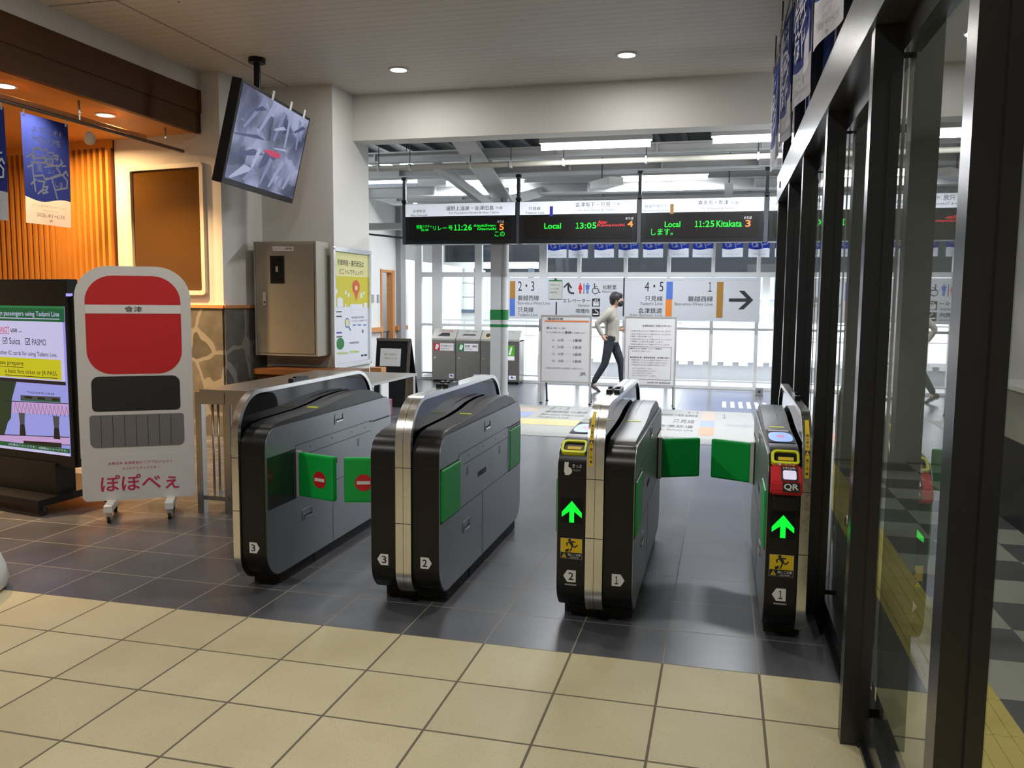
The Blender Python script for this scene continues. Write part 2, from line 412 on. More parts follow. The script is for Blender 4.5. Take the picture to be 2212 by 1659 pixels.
def empty(name, loc=(0, 0, 0), rz=0., label=None, cat=None, group=None, kind=None):
    o = bpy.data.objects.new(name, None); COL.objects.link(o); o.location = loc; o.rotation_euler = (0, 0, rz); o.empty_display_size = .1
    return tag(o, label, cat, group, kind)
def tag(o, label=None, cat=None, group=None, kind=None):
    if label: o['label'] = label
    if cat: o['category'] = cat
    if group: o['group'] = group
    if kind: o['kind'] = kind
    return o
def struct(o, label=None, cat=None): return tag(o, label, cat, None, 'structure')
def children(o): return [c for c in bpy.data.objects if c.parent == o]
def copy_tree(o, parent=None):
    c = o.copy(); COL.objects.link(c)
    if parent: c.parent = parent
    for ch in children(o): copy_tree(ch, c)
    return c
def area(name, parent, loc, size, power, col, shape='DISK', sy=None, rot=(0, 0, 0), spread=None):
    d = bpy.data.lights.new(name, 'AREA'); d.shape = shape; d.size = size; d.energy = power; d.color = col
    if sy: d.size_y = sy
    if spread: d.spread = R_(spread)
    o = bpy.data.objects.new(name, d); COL.objects.link(o); o.parent = parent; o.location = loc; o.rotation_euler = rot
    return o
X, Y, Z = Vector((1, 0, 0)), Vector((0, 1, 0)), Vector((0, 0, 1))
ZC = 3.99
# ------------------------------------------------------------------ lamps of the place
DL_P, WARM_P, FL_P, RR_P = 39, 88, 88, 9
def downlight(x, y, z, label, power, col, m, group, r=.085, spread=None):
    t = empty('downlight', (x, y, z), 0, label, 'ceiling lamp', group)
    b = MB(); n = 28
    o = [Vector((math.cos(2*math.pi*k/n)*(r+.022), math.sin(2*math.pi*k/n)*(r+.022), -.012)) for k in range(n)]
    i = [Vector((math.cos(2*math.pi*k/n)*r, math.sin(2*math.pi*k/n)*r, -.012)) for k in range(n)]
    b.ring(o, i, (0, 0, .012), WHITE); b.build('trim_ring', t)
    b = MB(); b.cyl((0, 0, -.010), (0, 0, -.002), r, m, seg=28); b.build('diffuser', t)
    area('lamp', t, (0, 0, -.016), r*1.9, power, col, spread=spread)
    return t
for x, y, lb in ((-3.43, 8.6, 'round recessed white ceiling lamp nearer the hanging monitor'), (-1.01, 8.58, 'round recessed white ceiling lamp above the right-hand ticket gates'),
                 (-3.43, 4.6, 'round recessed ceiling lamp above the leftmost ticket gate'), (-1.01, 4.6, 'round recessed ceiling lamp above the middle ticket gates'),
                 (-3.43, .8, 'round recessed ceiling lamp behind the viewer on the left'), (-1.01, .8, 'round recessed ceiling lamp behind the viewer on the right')):
    downlight(x, y, ZC, lb, DL_P*(.55 if y > 8 else .8 if y > 4 else 1.25), (1, .97, .92), LAMP, 'white downlights in the plank ceiling')
for x, y, lb in ((-6.06, 6.12, 'warm round downlight in the wooden soffit at the left picture edge'), (-6.02, 7.29, 'warm round downlight in the wooden soffit above the hanging banner'),
                 (-7.0, 7.7, 'warm round downlight deep in the wooden soffit before the lattice'), (-7.3, 5.6, 'warm round downlight in the wooden soffit above the signage kiosk'), (-6.06, 4.9, 'warm round downlight in the wooden soffit outside the left edge')):
    downlight(x, y, 3.36, lb, WARM_P, (1, .60, .27), LAMPW, 'warm downlights in the wooden soffit', .08, 165 if x == -7.0 else 108)
for x, y, lb in ((1.5, 2.2, 'round ceiling lamp behind the glass wall near the viewer'), (1.5, 5.4, 'round ceiling lamp behind the glass wall above the checkered floor')):
    downlight(x, y, 3.1, lb, RR_P, (1, .96, .84), LAMP, 'downlights behind the glass wall')

def batten(x0, x1, y, z, label, rot=-.012, p=1.):
    L_ = x1-x0
    t = empty('tube_light', ((x0+x1)/2, y, z), 0, label, 'fluorescent lamp', 'fluorescent lamps in the concourse')
    b = MB(); b.box(-L_/2-.02, L_/2+.02, -.07, .07, .035, .09, STEELW); b.box(-.15, -.12, -.02, .02, .09, .22, STEELW); b.box(.12, .15, -.02, .02, .09, .22, STEELW); b.build('housing', t)
    b = MB(); b.cyl((-L_/2, 0, 0), (L_/2, 0, 0), .042, LAMP, seg=16); b.build('tube', t)
    area('lamp', t, (0, 0, -.05), L_, FL_P*p, (.93, .95, 1), 'RECTANGLE', .1)
    return t
batten(-2.234, -.908, 10.3, 3.437, 'long lit white tube lamp hung just beyond the lintel, left one')
batten(-.183, 1.15, 10.3, 3.445, 'long lit white tube lamp at the top beside the hanging flags')
batten(-7.0, -5.75, 15.6, 2.72, 'short lit tube lamp left of the departure boards by the corridor', p=.8)
batten(2.4, 3.7, 10.3, 3.445, 'long tube lamp further right behind the glass wall posts')
batten(-4.5, -3.2, 13.4, 3.47, 'tube lamp above the waste bins behind the departure boards', p=1.2)
batten(-1.6, -.3, 13.4, 3.47, 'tube lamp above the notice stands behind the departure boards', p=1.2)

# ------------------------------------------------------------------ floor, ceiling
b = MB()
b.box(-9.4, .845, -4, 3.53, -.1, 0, 'tan_tile'); b.box(-9.4, .845, 3.53, 9, -.1, 0, 'grey_tile'); b.box(-9.4, 9, 9, 15.62, -.1, 0, 'grey_tile')
b.box(.845, 1.11, -4, 9, -.1, 0, 'tactile_tile'); b.box(1.11, 9, -4, 9, -.1, 0, 'checker_tile'); b.box(-9.4, -5.9, 15.62, 22, -.1, 0, 'grey_tile')
struct(b.build('floor'))
# raised ribs of the tactile strip
b = MB()
for k in range(4): b.box(.872+k*.062, .898+k*.062, -1, 8.4, -.002, .004, 'tactile_tile')
struct(b.build('trim_1'), 'yellow ribbed guiding strip in the floor behind the glass')
b = MB(); b.box(-9.5, 9, -4.1, 9.85, ZC, ZC+.1, 'ceiling_plank'); struct(b.build('ceiling'))
b = MB()
for k in range(14): b.cyl((-5.2+.75*(k % 7), 4.9+1.1*(k//7)+.15*(k % 3), ZC-.004), (-5.2+.75*(k % 7), 4.9+1.1*(k//7)+.15*(k % 3), ZC+.01), .008, DARKG, seg=8)
b.box(-5.6, -4.0, 6.15, 6.162, ZC-.004, ZC+.01, GREYB); b.box(-4.95, -4.935, 3.0, 9.0, ZC-.004, ZC+.01, GREYB)
struct(b.build('trim_2'), 'screw heads and panel joints in the plank ceiling')
# wooden soffit on the left
b = MB(); b.box(-9.3, -5.66, -4, 9.0, 3.36, 3.46, 'wood_soffit'); struct(b.build('ceiling'))
b = MB(); b.box(-5.68, -5.60, -4, 8.44, 3.56, 3.80, 'fascia_wood'); b.box(-5.68, -5.615, -4, 8.36, 3.345, 3.56, 'fascia_wood'); struct(b.build('trim_3'), 'dark wooden fascia board of the left soffit')
b = MB(); b.box(-5.70, -5.605, -4, 8.6, 3.80, ZC, WALL); struct(b.build('wall_soffit'))

# ------------------------------------------------------------------ walls
t9 = math.tan(R_(9)); CX, CY = -5.36, 8.235
def onwall(t, d=0.): return Vector((CX-t*math.cos(R_(9))+d*-math.sin(R_(9)), CY+t*math.sin(R_(9))-d*math.cos(R_(9)), 0))
b = MB()
out = [(CX, CY), (-5.32, 9.0), (-4.40, 9.0), (-4.40, 10.0), (-9.4, 10.0), (-9.4, CY+(9.4+CX)*t9)]
b.prism([Vector((x, y, 0)) for x, y in out], (0, 0, ZC), WALL); struct(b.build('wall_left'))
b = MB(); b.box(-4.4, 9, 9.55, 9.85, 3.455, 4.5, WALL); struct(b.build('wall_front'))
b = MB(); b.box(-9.4, 9, -4.1, -4, 0, ZC+.1, WALL); struct(b.build('wall_back'))
b = MB(); b.box(-9.5, -9.4, -4, 10, 0, ZC+.1, WALL); struct(b.build('wall_far_left'))
b = MB(); b.box(2.3, 2.4, -4, 9.55, 0, ZC, WALL); struct(b.build('wall_right'))
b = MB(); b.box(.6, 2.3, -4, 9.0, 3.1, 3.2, WALL); struct(b.build('ceiling'))
b = MB(); b.box(.56, 2.3, 8.85, 8.95, 0, ZC, WALL); struct(b.build('wall_right_end'))  # end wall added to dim the bright view through the glass panes
# stone facing and dado rails
b = MB()
for t0, t1, z1 in ((0, 1.56, 1.44),):
    p = [onwall(t0, .0), onwall(t1, .0), onwall(t1, .03), onwall(t0, .03)]; b.prism(p, (0, 0, z1), 'crazy_stone')
b.prism([Vector((CX, CY, 0)), Vector((CX+.03, CY-.03, 0)), Vector((-5.29, 9.0, 0)), Vector((-5.32, 9.0, 0))], (0, 0, 1.44), 'crazy_stone')
struct(b.build('trim_4'), 'crazy-paved stone dado facing')
b = MB()
b.prism([onwall(0, 0)+Z*1.44, onwall(1.56, 0)+Z*1.44, onwall(1.56, .045)+Z*1.44, onwall(-.03, .045)+Z*1.44], (0, 0, .035), 'rail_wood')
b.prism([Vector((CX, CY, 1.44)), Vector((CX+.045, CY-.045, 1.44)), Vector((-5.275, 9.0, 1.44)), Vector((-5.32, 9.0, 1.44))], (0, 0, .035), 'rail_wood')
struct(b.build('trim_5'), 'thin wooden rail on top of the stone dado')
# lattice wall
b = MB()
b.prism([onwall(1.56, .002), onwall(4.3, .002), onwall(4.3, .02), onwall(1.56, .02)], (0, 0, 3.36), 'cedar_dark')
k = 0
while 1.585+k*.096 < 4.2:
    t = 1.585+k*.096; k += 1
    b.prism([onwall(t, .02)+Z*.80, onwall(t+.040, .02)+Z*.80, onwall(t+.040, .075)+Z*.80, onwall(t, .075)+Z*.80], (0, 0, 2.5), 'cedar')
b.prism([onwall(1.56, .02)+Z*3.27, onwall(4.3, .02)+Z*3.27, onwall(4.3, .085)+Z*3.27, onwall(1.56, .085)+Z*3.27], (0, 0, .09), 'cedar')
b.prism([onwall(1.56, .02)+Z*.70, onwall(4.3, .02)+Z*.70, onwall(4.3, .11)+Z*.70, onwall(1.56, .11)+Z*.70], (0, 0, .09), 'wood_soffit')
struct(b.build('trim_6'), 'vertical cedar slat lattice on the left wall')

# ------------------------------------------------------------------ glass wall on the right
g = empty('window_1', (.45, 0, 0)); struct(g)
for y0, w, d in ((1.805, .075, .088), (3.02, .065, .088), (4.29, .075, .085), (5.54, .075, .085), (6.72, .075, .085), (7.98, .12, .085)):
    b = MB(); b.box(0, d, y0, y0+w, 0, 2.46, FRAME); b.box(d*.62, d, y0-.010, y0, 0, 2.46, FRAME); b.box(.02, d, y0, y0+w, 2.68, ZC, FRAME); b.build('mullion', g)
b = MB(); b.box(-.012, .11, -.5, 8.1, 2.455, 2.69, TRANS)
b.cyl((-.02, 7.62, 2.56), (-.01, 7.62, 2.56), .03, DARKG, seg=16); b.build('transom', g)
b = MB(); b.box(.03, .1, -.5, 8.1, 3.75, ZC, FRAME); b.build('head_rail', g)
ys = [1.84, 3.05, 4.33, 5.58, 6.76, 8.04]
for a, c in zip(ys, ys[1:]):
    b = MB(); b.box(.076, .15, a+.04, c-.03, 0, .11, FRAME); b.box(.085, .142, a+.04, c-.03, 2.36, 2.46, FRAME); b.box(.06, .15, a+.04, c-.03, 0, .02, FRAME); b.build('sill', g)
    b = MB(); b.box(.105, .113, a+.03, c-.03, .10, 2.40, 'glass'); b.build('glass_pane', g)
    b = MB(); b.box(.055, .063, a+.03, c-.03, 2.68, 3.76, 'glass'); b.build('glass_pane', g)
for y, z in ((3.42+.35, .62), (4.9, .86)):
    b = MB(); b.ball((.095, y, z), .017, 'stainless', (.5, 1, 1.6)); b.build('door_knob', g)
# counter behind the glass
t = empty('service_counter', (2.28, 5.6, 0), 0, 'pale service counter with a dark recessed base at the far right', 'counter')
b = MB(); b.box(-.30, 0, -1.3, 1.35, .62, .97, CAB); b.build('front_panel', t)
b = MB(); b.box(-.34, 0, -1.33, 1.38, .97, 1.0, WHITE); b.build('worktop', t)
b = MB(); b.box(-.25, 0, -1.28, 1.33, 0, .62, BLACKM); b.build('base', t)
t = empty('notice_card', (2.13, 6.35, 1.0), 0, 'small white notice card standing on the counter behind glass', 'notice')
b = MB(); b.box(-.006, .006, -.10, .10, 0, .28, PAPER); b.box(-.03, .03, -.08, .08, 0, .006, PAPER)
p = Panel(b, (-.0065, .10, 0), -Y, Z, .20, .28)
for k, s_ in enumerate(('ご案内', '受付', 'お願い')): p.text(s_, .15, .8, .22+.2*k+.1, .22+.2*k, INK)
b.build('card', t)

# ------------------------------------------------------------------ concourse beyond the lintel
b = MB(); b.box(-9.4, 9, 9.85, 16.4, 4.35, 4.45, 'corrugated')
for k in range(40): b.box(-9.3+k*.45, -9.22+k*.45, 9.85, 16.4, 4.27, 4.35, DARKG)
b.box(-9.4, -5.9, 15.5, 22, 3.35, 3.45, STEELW)
struct(b.build('ceiling'))
b = MB(); b.box(-6.1, -6.0, 15.3, 22, 0, 2.33, WALL); b.box(-6.1, -6.0, 10, 14.13, 0, 3.3, WALL); b.box(-6.1, -6.0, 14.74, 15.3, 0, 3.3, WALL); b.box(-6.1, -6.0, 14.13, 14.74, 2.08, 3.3, WALL); b.box(-7.2, -7.1, 13, 21.9, 0, 3.3, mat('wall_grey', (.36, .36, .35), .6)); b.box(-9.4, -6, 21.9, 22, 0, 3.4, WALL); struct(b.build('wall_corridor'))
b = MB(); b.box(8.9, 9, 9.5, 16, 0, 4.4, WALL); struct(b.build('wall_far_right'))
d = empty('door_1', (-6.0, 14.13, 0)); struct(d)
b = MB(); b.box(-.1, .02, -.02, .04, 0, 2.1, 'rail_wood'); b.box(-.095, .015, .03, .61, 2.05, 2.095, 'rail_wood'); b.box(-.1, .02, .52, .63, 0, 2.1, 'rail_wood'); b.build('door_frame', d)
b = MB(); b.box(-.08, -.05, .04, .52, .62, .65, DARKG); b.box(-.08, -.05, .04, .52, .95, .97, DARKG); b.box(-.08, -.05, .04, .52, .28, .31, DARKG); b.box(-.08, -.05, .44, .47, 0, .97, DARKG); b.build('rack', d)
b = MB(); b.box(-6.0, -5.93, 12.9, 14.1, .98, 1.06, 'rail_wood'); b.box(-6.0, -5.93, 14.78, 15.3, .98, 1.06, 'rail_wood'); b.box(-6.0, -5.985, 13.7, 13.8, 1.5, 1.64, GREYB); b.box(-6, -5.985, 13.95, 14.04, 1.5, 1.64, GREYB); struct(b.build('trim_7'), 'brown handrail along the white corridor wall')

b = MB(); b.box(-6.0, -5.9, 14.86, 15.1, 0, 3.3, GREYB); struct(b.build('trim_16'), 'grey pilaster beside the corridor door')
# steel roof frame
def beam(x0, x1, y, z0, z1, w=.16, f=.02):
    b = MB(); b.box(x0, x1, y-w/2, y+w/2, z0, z0+f, STEELW); b.box(x0, x1, y-w/2, y+w/2, z1-f, z1, STEELW); b.box(x0, x1, y-.012, y+.012, z0, z1, STEELW)
    k = x0+.6
    while k < x1: b.box(k, k+.02, y-w/2+.006, y+w/2-.006, z0+f/2, z1-f/2, STEELW); k += 1.3
    return b
n = 8
for y, z0, z1, w in ((11.15, 3.45, 3.59, .14), (12.12, 3.38, 3.55, .28), (13.7, 3.30, 3.48, .22), (15.2, 3.40, 3.70, .16)):
    struct(beam(-9.3, 8.9, y, z0, z1, w).build('trim_%d' % n), 'white steel roof beam'); n += 1
b = MB(); b.box(-9.3, 8.9, 9.9, 10.02, 3.52, 3.60, STEELW); struct(b.build('trim_12'), 'white cable duct behind the lintel')
b = MB(); b.bar((-3.42, 13.0, 3.12), (-3.22, 9.95, 3.60), .30, .03, STEELW); b.bar((-3.42, 13.0, 3.26), (-3.22, 9.95, 3.76), .05, .26, STEELW); struct(b.build('trim_13'), 'white sloping steel girder under the roof')
b = MB(); b.bar((-3.45, 12.95, 3.10), (-2.9, 13.9, 3.40), .14, .16, STEELW); b.bar((-3.45, 12.95, 2.9), (-4.0, 11.4, 3.45), .10, .12, STEELW); struct(b.build('trim_14'), 'white steel knee braces at the column head')
t = empty('ceiling_pipe', (0, 10.8, 3.325), 0, 'long pale service pipe running across under the roof beams', 'pipe')
b = MB(); b.cyl((-9, 0, 0), (8.8, 0, 0), .036, mat('cream_pipe', (.50, .49, .42), .45)); b.build('pipe_run', t)
for x in (-4.6, -4.15, -3.3, -2.75, -2.05, -1.0, .35, 1.6):
    b = MB(); b.cyl((x, 0, 0), (x, 0, .95), .006, DARKG, seg=8); b.box(x-.012, x+.012, -.045, .045, -.045, .045, STEELW); b.build('hanger', t)
t = empty('cable_tray', (-5.1, 12.6, 2.66), 0, 'short cable tray end hanging left of the departure boards', 'cable tray')
b = MB(); b.box(-.85, .42, -.08, .08, 0, .10, STEELW); b.build('tray', t)
b = MB(); b.bar((-.5, 0, -.06), (.40, 0, -.16), .03, .03, DARKG); b.cyl((-.45, 0, .1), (-.45, 0, 1.70), .007, DARKG, seg=8); b.cyl((.2, 0, .1), (.2, 0, 1.70), .007, DARKG, seg=8); b.build('bracket', t)
t = empty('ceiling_sign', (-1.63, 11.9, 3.20), 0, 'small pale emergency fitting hanging on a rod above the middle board', 'ceiling fitting')
b = MB(); b.box(-.13, .09, -.3, .3, -.05, .05, WHITE, Matrix.Rotation(.6, 4, 'Z')); b.build('casing', t)
b = MB(); b.cyl((-.08, 0, .05), (-.08, 0, .9), .008, DARKG, seg=8); b.build('rod', t)
t = empty('conduit_box', (.02, 12.5, 3.02), 0, 'slim pale junction fitting hanging above the right departure board', 'ceiling fitting')
b = MB(); b.box(-.06, .06, -.05, .05, -.15, .22, WHITE); b.build('casing', t)
b = MB(); b.cyl((0, 0, .22), (0, 0, 1.34), .008, DARKG, seg=8); b.build('rod', t)

# columns
t = empty('steel_column', (-3.47, 12.87, 0), 0, 'white square steel column with green bands beside a drain pipe', 'column')
b = MB(); b.box(-.10, .062, -.09, .09, 0, 3.2, STEELW, bev=.006); b.build('shaft', t)
b = MB(); b.box(-.103, .065, -.093, .093, 1.25, 1.41, LGREEN); b.box(-.103, .065, -.093, .093, 1.135, 1.18, LGREEN); b.build('green_band', t)
t = empty('drain_pipe', (-3.345, 12.84, 0), 0, 'round white drain pipe with green bands fixed to the column', 'pipe')
b = MB(); b.cyl((0, 0, .08), (0, 0, 3.3), .052, STEELW); b.cyl((0, 0, .9), (0, 0, .92), .056, STEELW); b.cyl((0, 0, 2.1), (0, 0, 2.12), .056, STEELW); b.build('pipe_run', t)
b = MB(); b.cyl((0, 0, 1.25), (0, 0, 1.41), .055, LGREEN); b.cyl((0, 0, 1.135), (0, 0, 1.18), .055, LGREEN); b.build('green_band', t)
b = MB(); b.cyl((0, 0, 0), (0, 0, .10), .066, STEELW); b.build('base_collar', t)

# window wall at the far side
g = empty('window_2', (0, 15.5, 0)); struct(g)
xs = [-5.78, -5.39, -4.56, -3.3, -2.62, -1.76, -.98, -.2, .58, 1.36, 2.14, 2.92, 3.7, 4.5, 5.3, 6.1, 6.9, 7.7, 8.5]
for x in xs:
    w = .10 if x == -5.39 else .07 if x in (-3.3, -4.56, -5.78) else .032
    b = MB(); b.box(x-w, x+w, -.05, .05, 0, 3.3, STEELW); b.build('mullion', g)
for z0, z1, d in ((2.0, 2.09, .05), (1.055, 1.10, .035), (0, .05, .04), (3.0, 3.08, .05), (.12, .15, .025)):
    b = MB(); b.box(-5.8, 8.9, -d+.004, d-.004, z0, z1, STEELW); b.build('rail', g)
b = MB(); b.box(-5.8, 8.9, -.02, .02, 3.06, 4.36, WHITE); b.build('fascia_panel', g)
for a, c in zip(xs[:4], xs[1:4]):
    b = MB(); b.box(a+.05, c-.05, -.004, .004, 1.10, 2.0, 'clear_glass'); b.build('glass_pane', g)
for a, c in zip(xs, xs[1:11]):
    b = MB(); b.box(a+.03, c-.03, -.004, .004, 2.09, 3.0, 'clear_glass'); b.build('glass_pane', g)
b = MB(); b.box(-3.0, -2.84, -.28, -.12, 0, 3.3, mat('column_grey', (.30, .31, .33), .5)); struct(b.build('trim_15'), 'grey steel column behind the guide sign')

# outside
b = MB(); b.box(-40, 40, 15.65, 60, -.3, -.2, mat('platform_concrete', (.55, .55, .55), .8)); struct(b.build('ground'))
t = empty('platform_canopy', (-2, 21, 0), 0, 'dark ribbed platform canopy seen through the upper windows', 'canopy')
b = MB(); b.box(-3.4, 12, 0, 1.6, 2.30, 2.40, mat('canopy_navy', (.003, .005, .010), .6)); b.box(-3.4, 12, -.08, 0, 2.20, 4.4, MATS['canopy_navy']); b.build('roof', t)
b = MB(); b.box(-12, -3.4, 0, .1, 2.20, 4.6, 'ribbed_blue'); b.build('ribbed_fascia', t)
b = MB()
for k in range(6): b.box(-6.35+k*.09, -6.30+k*.09, -.03, 0, 3.12-.012*k, 3.27-.012*k, LAMP)
b.build('lamp_row', t)
for x in (-3.6, 3, 9):
    b = MB(); b.box(x-.09, x+.09, .5, .68, -.2, 2.3, STEELW); b.build('post', t)
t = empty('train_carriage', (-3, 30, -.2), 0, 'pale silver train carriage standing beyond the far railing', 'train')
b = MB(); b.box(-2, 20, 0, 2.8, -.5, 1.62, mat('train_body', (.74, .75, .77), .4), bev=.08); b.build('body', t)
for k in range(9):
    b = MB(); b.box(-1.4+k*2.3, .1+k*2.3, -.02, 0, 1.05, 1.35, mat('train_window', (.25, .27, .30), .1)); b.build('window', t)
for z0, z1 in ((.42, .47), (.56, .59)):
    b = MB(); b.box(-2, 20, -.02, 0, z0, z1, GREYB); b.build('side_stripe', t)
t = empty('track_wall', (0, 19.5, -.2), 0, 'low pale concrete wall in front of the train', 'wall')
b = MB(); b.box(-6, 14, 0, .2, 0, .42, mat('concrete_pale', (.36, .37, .39), .7)); b.box(-6, 14, -.06, .26, .42, .50, WHITE)
for k in range(60): b.box(-5.9+k*.33, -5.7+k*.33, -.05, 0, .34, .42, WHITE)
b.build('parapet', t)
t = empty('station_building', (-7.6, 19.0, 0), 0, 'pale building with dark framed windows behind the waste bins', 'building')
b = MB(); b.box(-1.5, 3.4, 0, .2, -.2, 1.30, WHITE); b.box(-1.5, 3.4, 0, .2, 2.3, 2.45, WHITE); b.box(-1.5, -.95, 0, .2, 1.3, 2.3, WHITE); b.build('wall', t)
for x in (-.9, 1.05, 2.35):
    f = MB(); f.box(x, x+.06, -.05, .1, 1.3, 2.3, BLACKM); f.box(x+.85, x+.97, -.05, .1, 1.3, 2.3, mat('shutter_blue', (.10, .14, .2), .5)); f.box(x, x+.95, -.05, .1, 1.26, 1.34, MATS['shutter_blue']); f.box(x, x+.9, .02, .05, 1.95, 1.97, GREYB); f.box(x, x+.9, .02, .05, 1.62, 1.64, GREYB)
    fo = f.build('window', t); f = MB(); f.box(x+.06, x+.85, .06, .07, 1.34, 2.3, 'clear_glass'); f.build('pane', fo)
b = MB(); b.box(-.1, .05, -.1, 0, 1.2, 2.3, mat('teal', (.01, .10, .085), .5)); b.build('green_post', t)
t = empty('track_fence', (-5.4, 17.2, -.2), 0, 'thin grey wire fence just outside the left windows', 'fence')
b = MB(); b.box(-1, 4.6, -.01, .01, 1.32, 1.345, STEELW); b.box(-1, 4.6, -.01, .01, 1.02, 1.035, STEELW)
for k in range(17): b.box(-1+k*.34, -.988+k*.34, -.008, .008, 0, 1.34, STEELW)
b.build('wires', t)
t = empty('office_block', (6.2, 40, -.2), 0, 'hazy blue grey building beyond the tracks at the right', 'building')
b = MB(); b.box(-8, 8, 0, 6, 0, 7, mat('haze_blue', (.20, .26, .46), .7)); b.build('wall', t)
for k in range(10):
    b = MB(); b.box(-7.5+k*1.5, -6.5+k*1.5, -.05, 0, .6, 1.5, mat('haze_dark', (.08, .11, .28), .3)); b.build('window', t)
for z0, z1, m_ in ((1.9, 2.05, WHITE), (4.1, 4.2, GREYB)):
    b = MB(); b.box(-8, 8, -.08, 0, z0, z1, m_); b.build('ledge', t)
# ------------------------------------------------------------------ ticket gates
YB = 4.70
def yz(pts, x): return [Vector((x, p[0]-YB, p[1])) for p in pts]
BODY = rrect(3.845, 5.565, .06, .872, (.15, .12, .11, .11), 7)
PLATE = rrect(3.853, 5.557, .066, .868, (.145, .115, .105, .105), 7)
BO = rrect(3.828, 5.578, .045, 1.062, (.15, .15, .26, .23), 10)
BI = rrect(3.856, 5.550, .073, 1.040, (.122, .122, .238, .202), 10)
COVP = [(3.90, .80), (3.90, .845), (3.96, .882), (4.06, .893), (4.44, .903), (4.62, .916), (4.80, .938), (5.0, .948), (5.2, .945), (5.38, .905), (5.50, .85), (5.50, .80)]
FL_DOOR = (3.875, 4.165); FR_DOOR = (5.235, 5.525)

def flap(parent, pivot, tip_angle, sign=False, z0=.452, h=.248, ln=.272, hinge=True):
    """pad whose local x runs from the hinge, local -y faces the viewer"""
    b = MB(); M = Matrix.Translation(pivot) @ Matrix.Rotation(tip_angle, 4, 'Z')
    b.box(.012, ln, -.018, .018, z0, z0+h, GREEN, M, bev=.012)
    o = b.build('flap', parent)
    if sign:
        s = MB(); flip = abs(tip_angle) > 1.6
        U = M.to_3x3() @ Vector((-1 if flip else 1, 0, 0)); N_ = U.cross(Z)
        c = M @ Vector((.175 if not flip else .165, 0, z0+h*.45))
        p = Panel(s, c+N_*.0182, U, Z, 1, 1)
        p.disc(0, 0, .047, RED, .001, 1.0); p.poly([(-.036, -.009), (.036, -.009), (.036, .009), (-.036, .009)], PAPER, .002)
        s.build('no_entry_sign', o)
    if hinge:
        hm = MB(); hm.box(-.008, .014, -.016, .016, z0-.005, z0+h+.005, STEELW, M); hm.build('hinge', parent)
    return o

def runner(p, x, y, k, m):
    """warning pictogram: a person caught by a closing flap"""
    p.disc(x-.010*k, y+.034*k, .009*k, m, .003)
    p.poly([(x-.016*k, y+.022*k), (x+.004*k, y+.028*k), (x+.014*k, y+.004*k), (x+.002*k, y-.004*k)], m, .003)
    for a, b in (((.006, .0), (.022, -.008)), ((.022, -.008), (.036, .006)), ((.006, .0), (.0, -.018)), ((0, -.018), (-.006, -.034)), ((-.014, .022), (-.028, .012)), ((-.028, .012), (-.024, .0)), ((.004, .026), (.022, .024))):
        p.line([(x+a[0]*k, y+a[1]*k), (x+b[0]*k, y+b[1]*k)], .007*k, m, .003)
    p.poly([(x-.036*k, y-.026*k), (x-.012*k, y-.018*k), (x-.016*k, y-.036*k), (x-.034*k, y-.040*k)], m, .003)

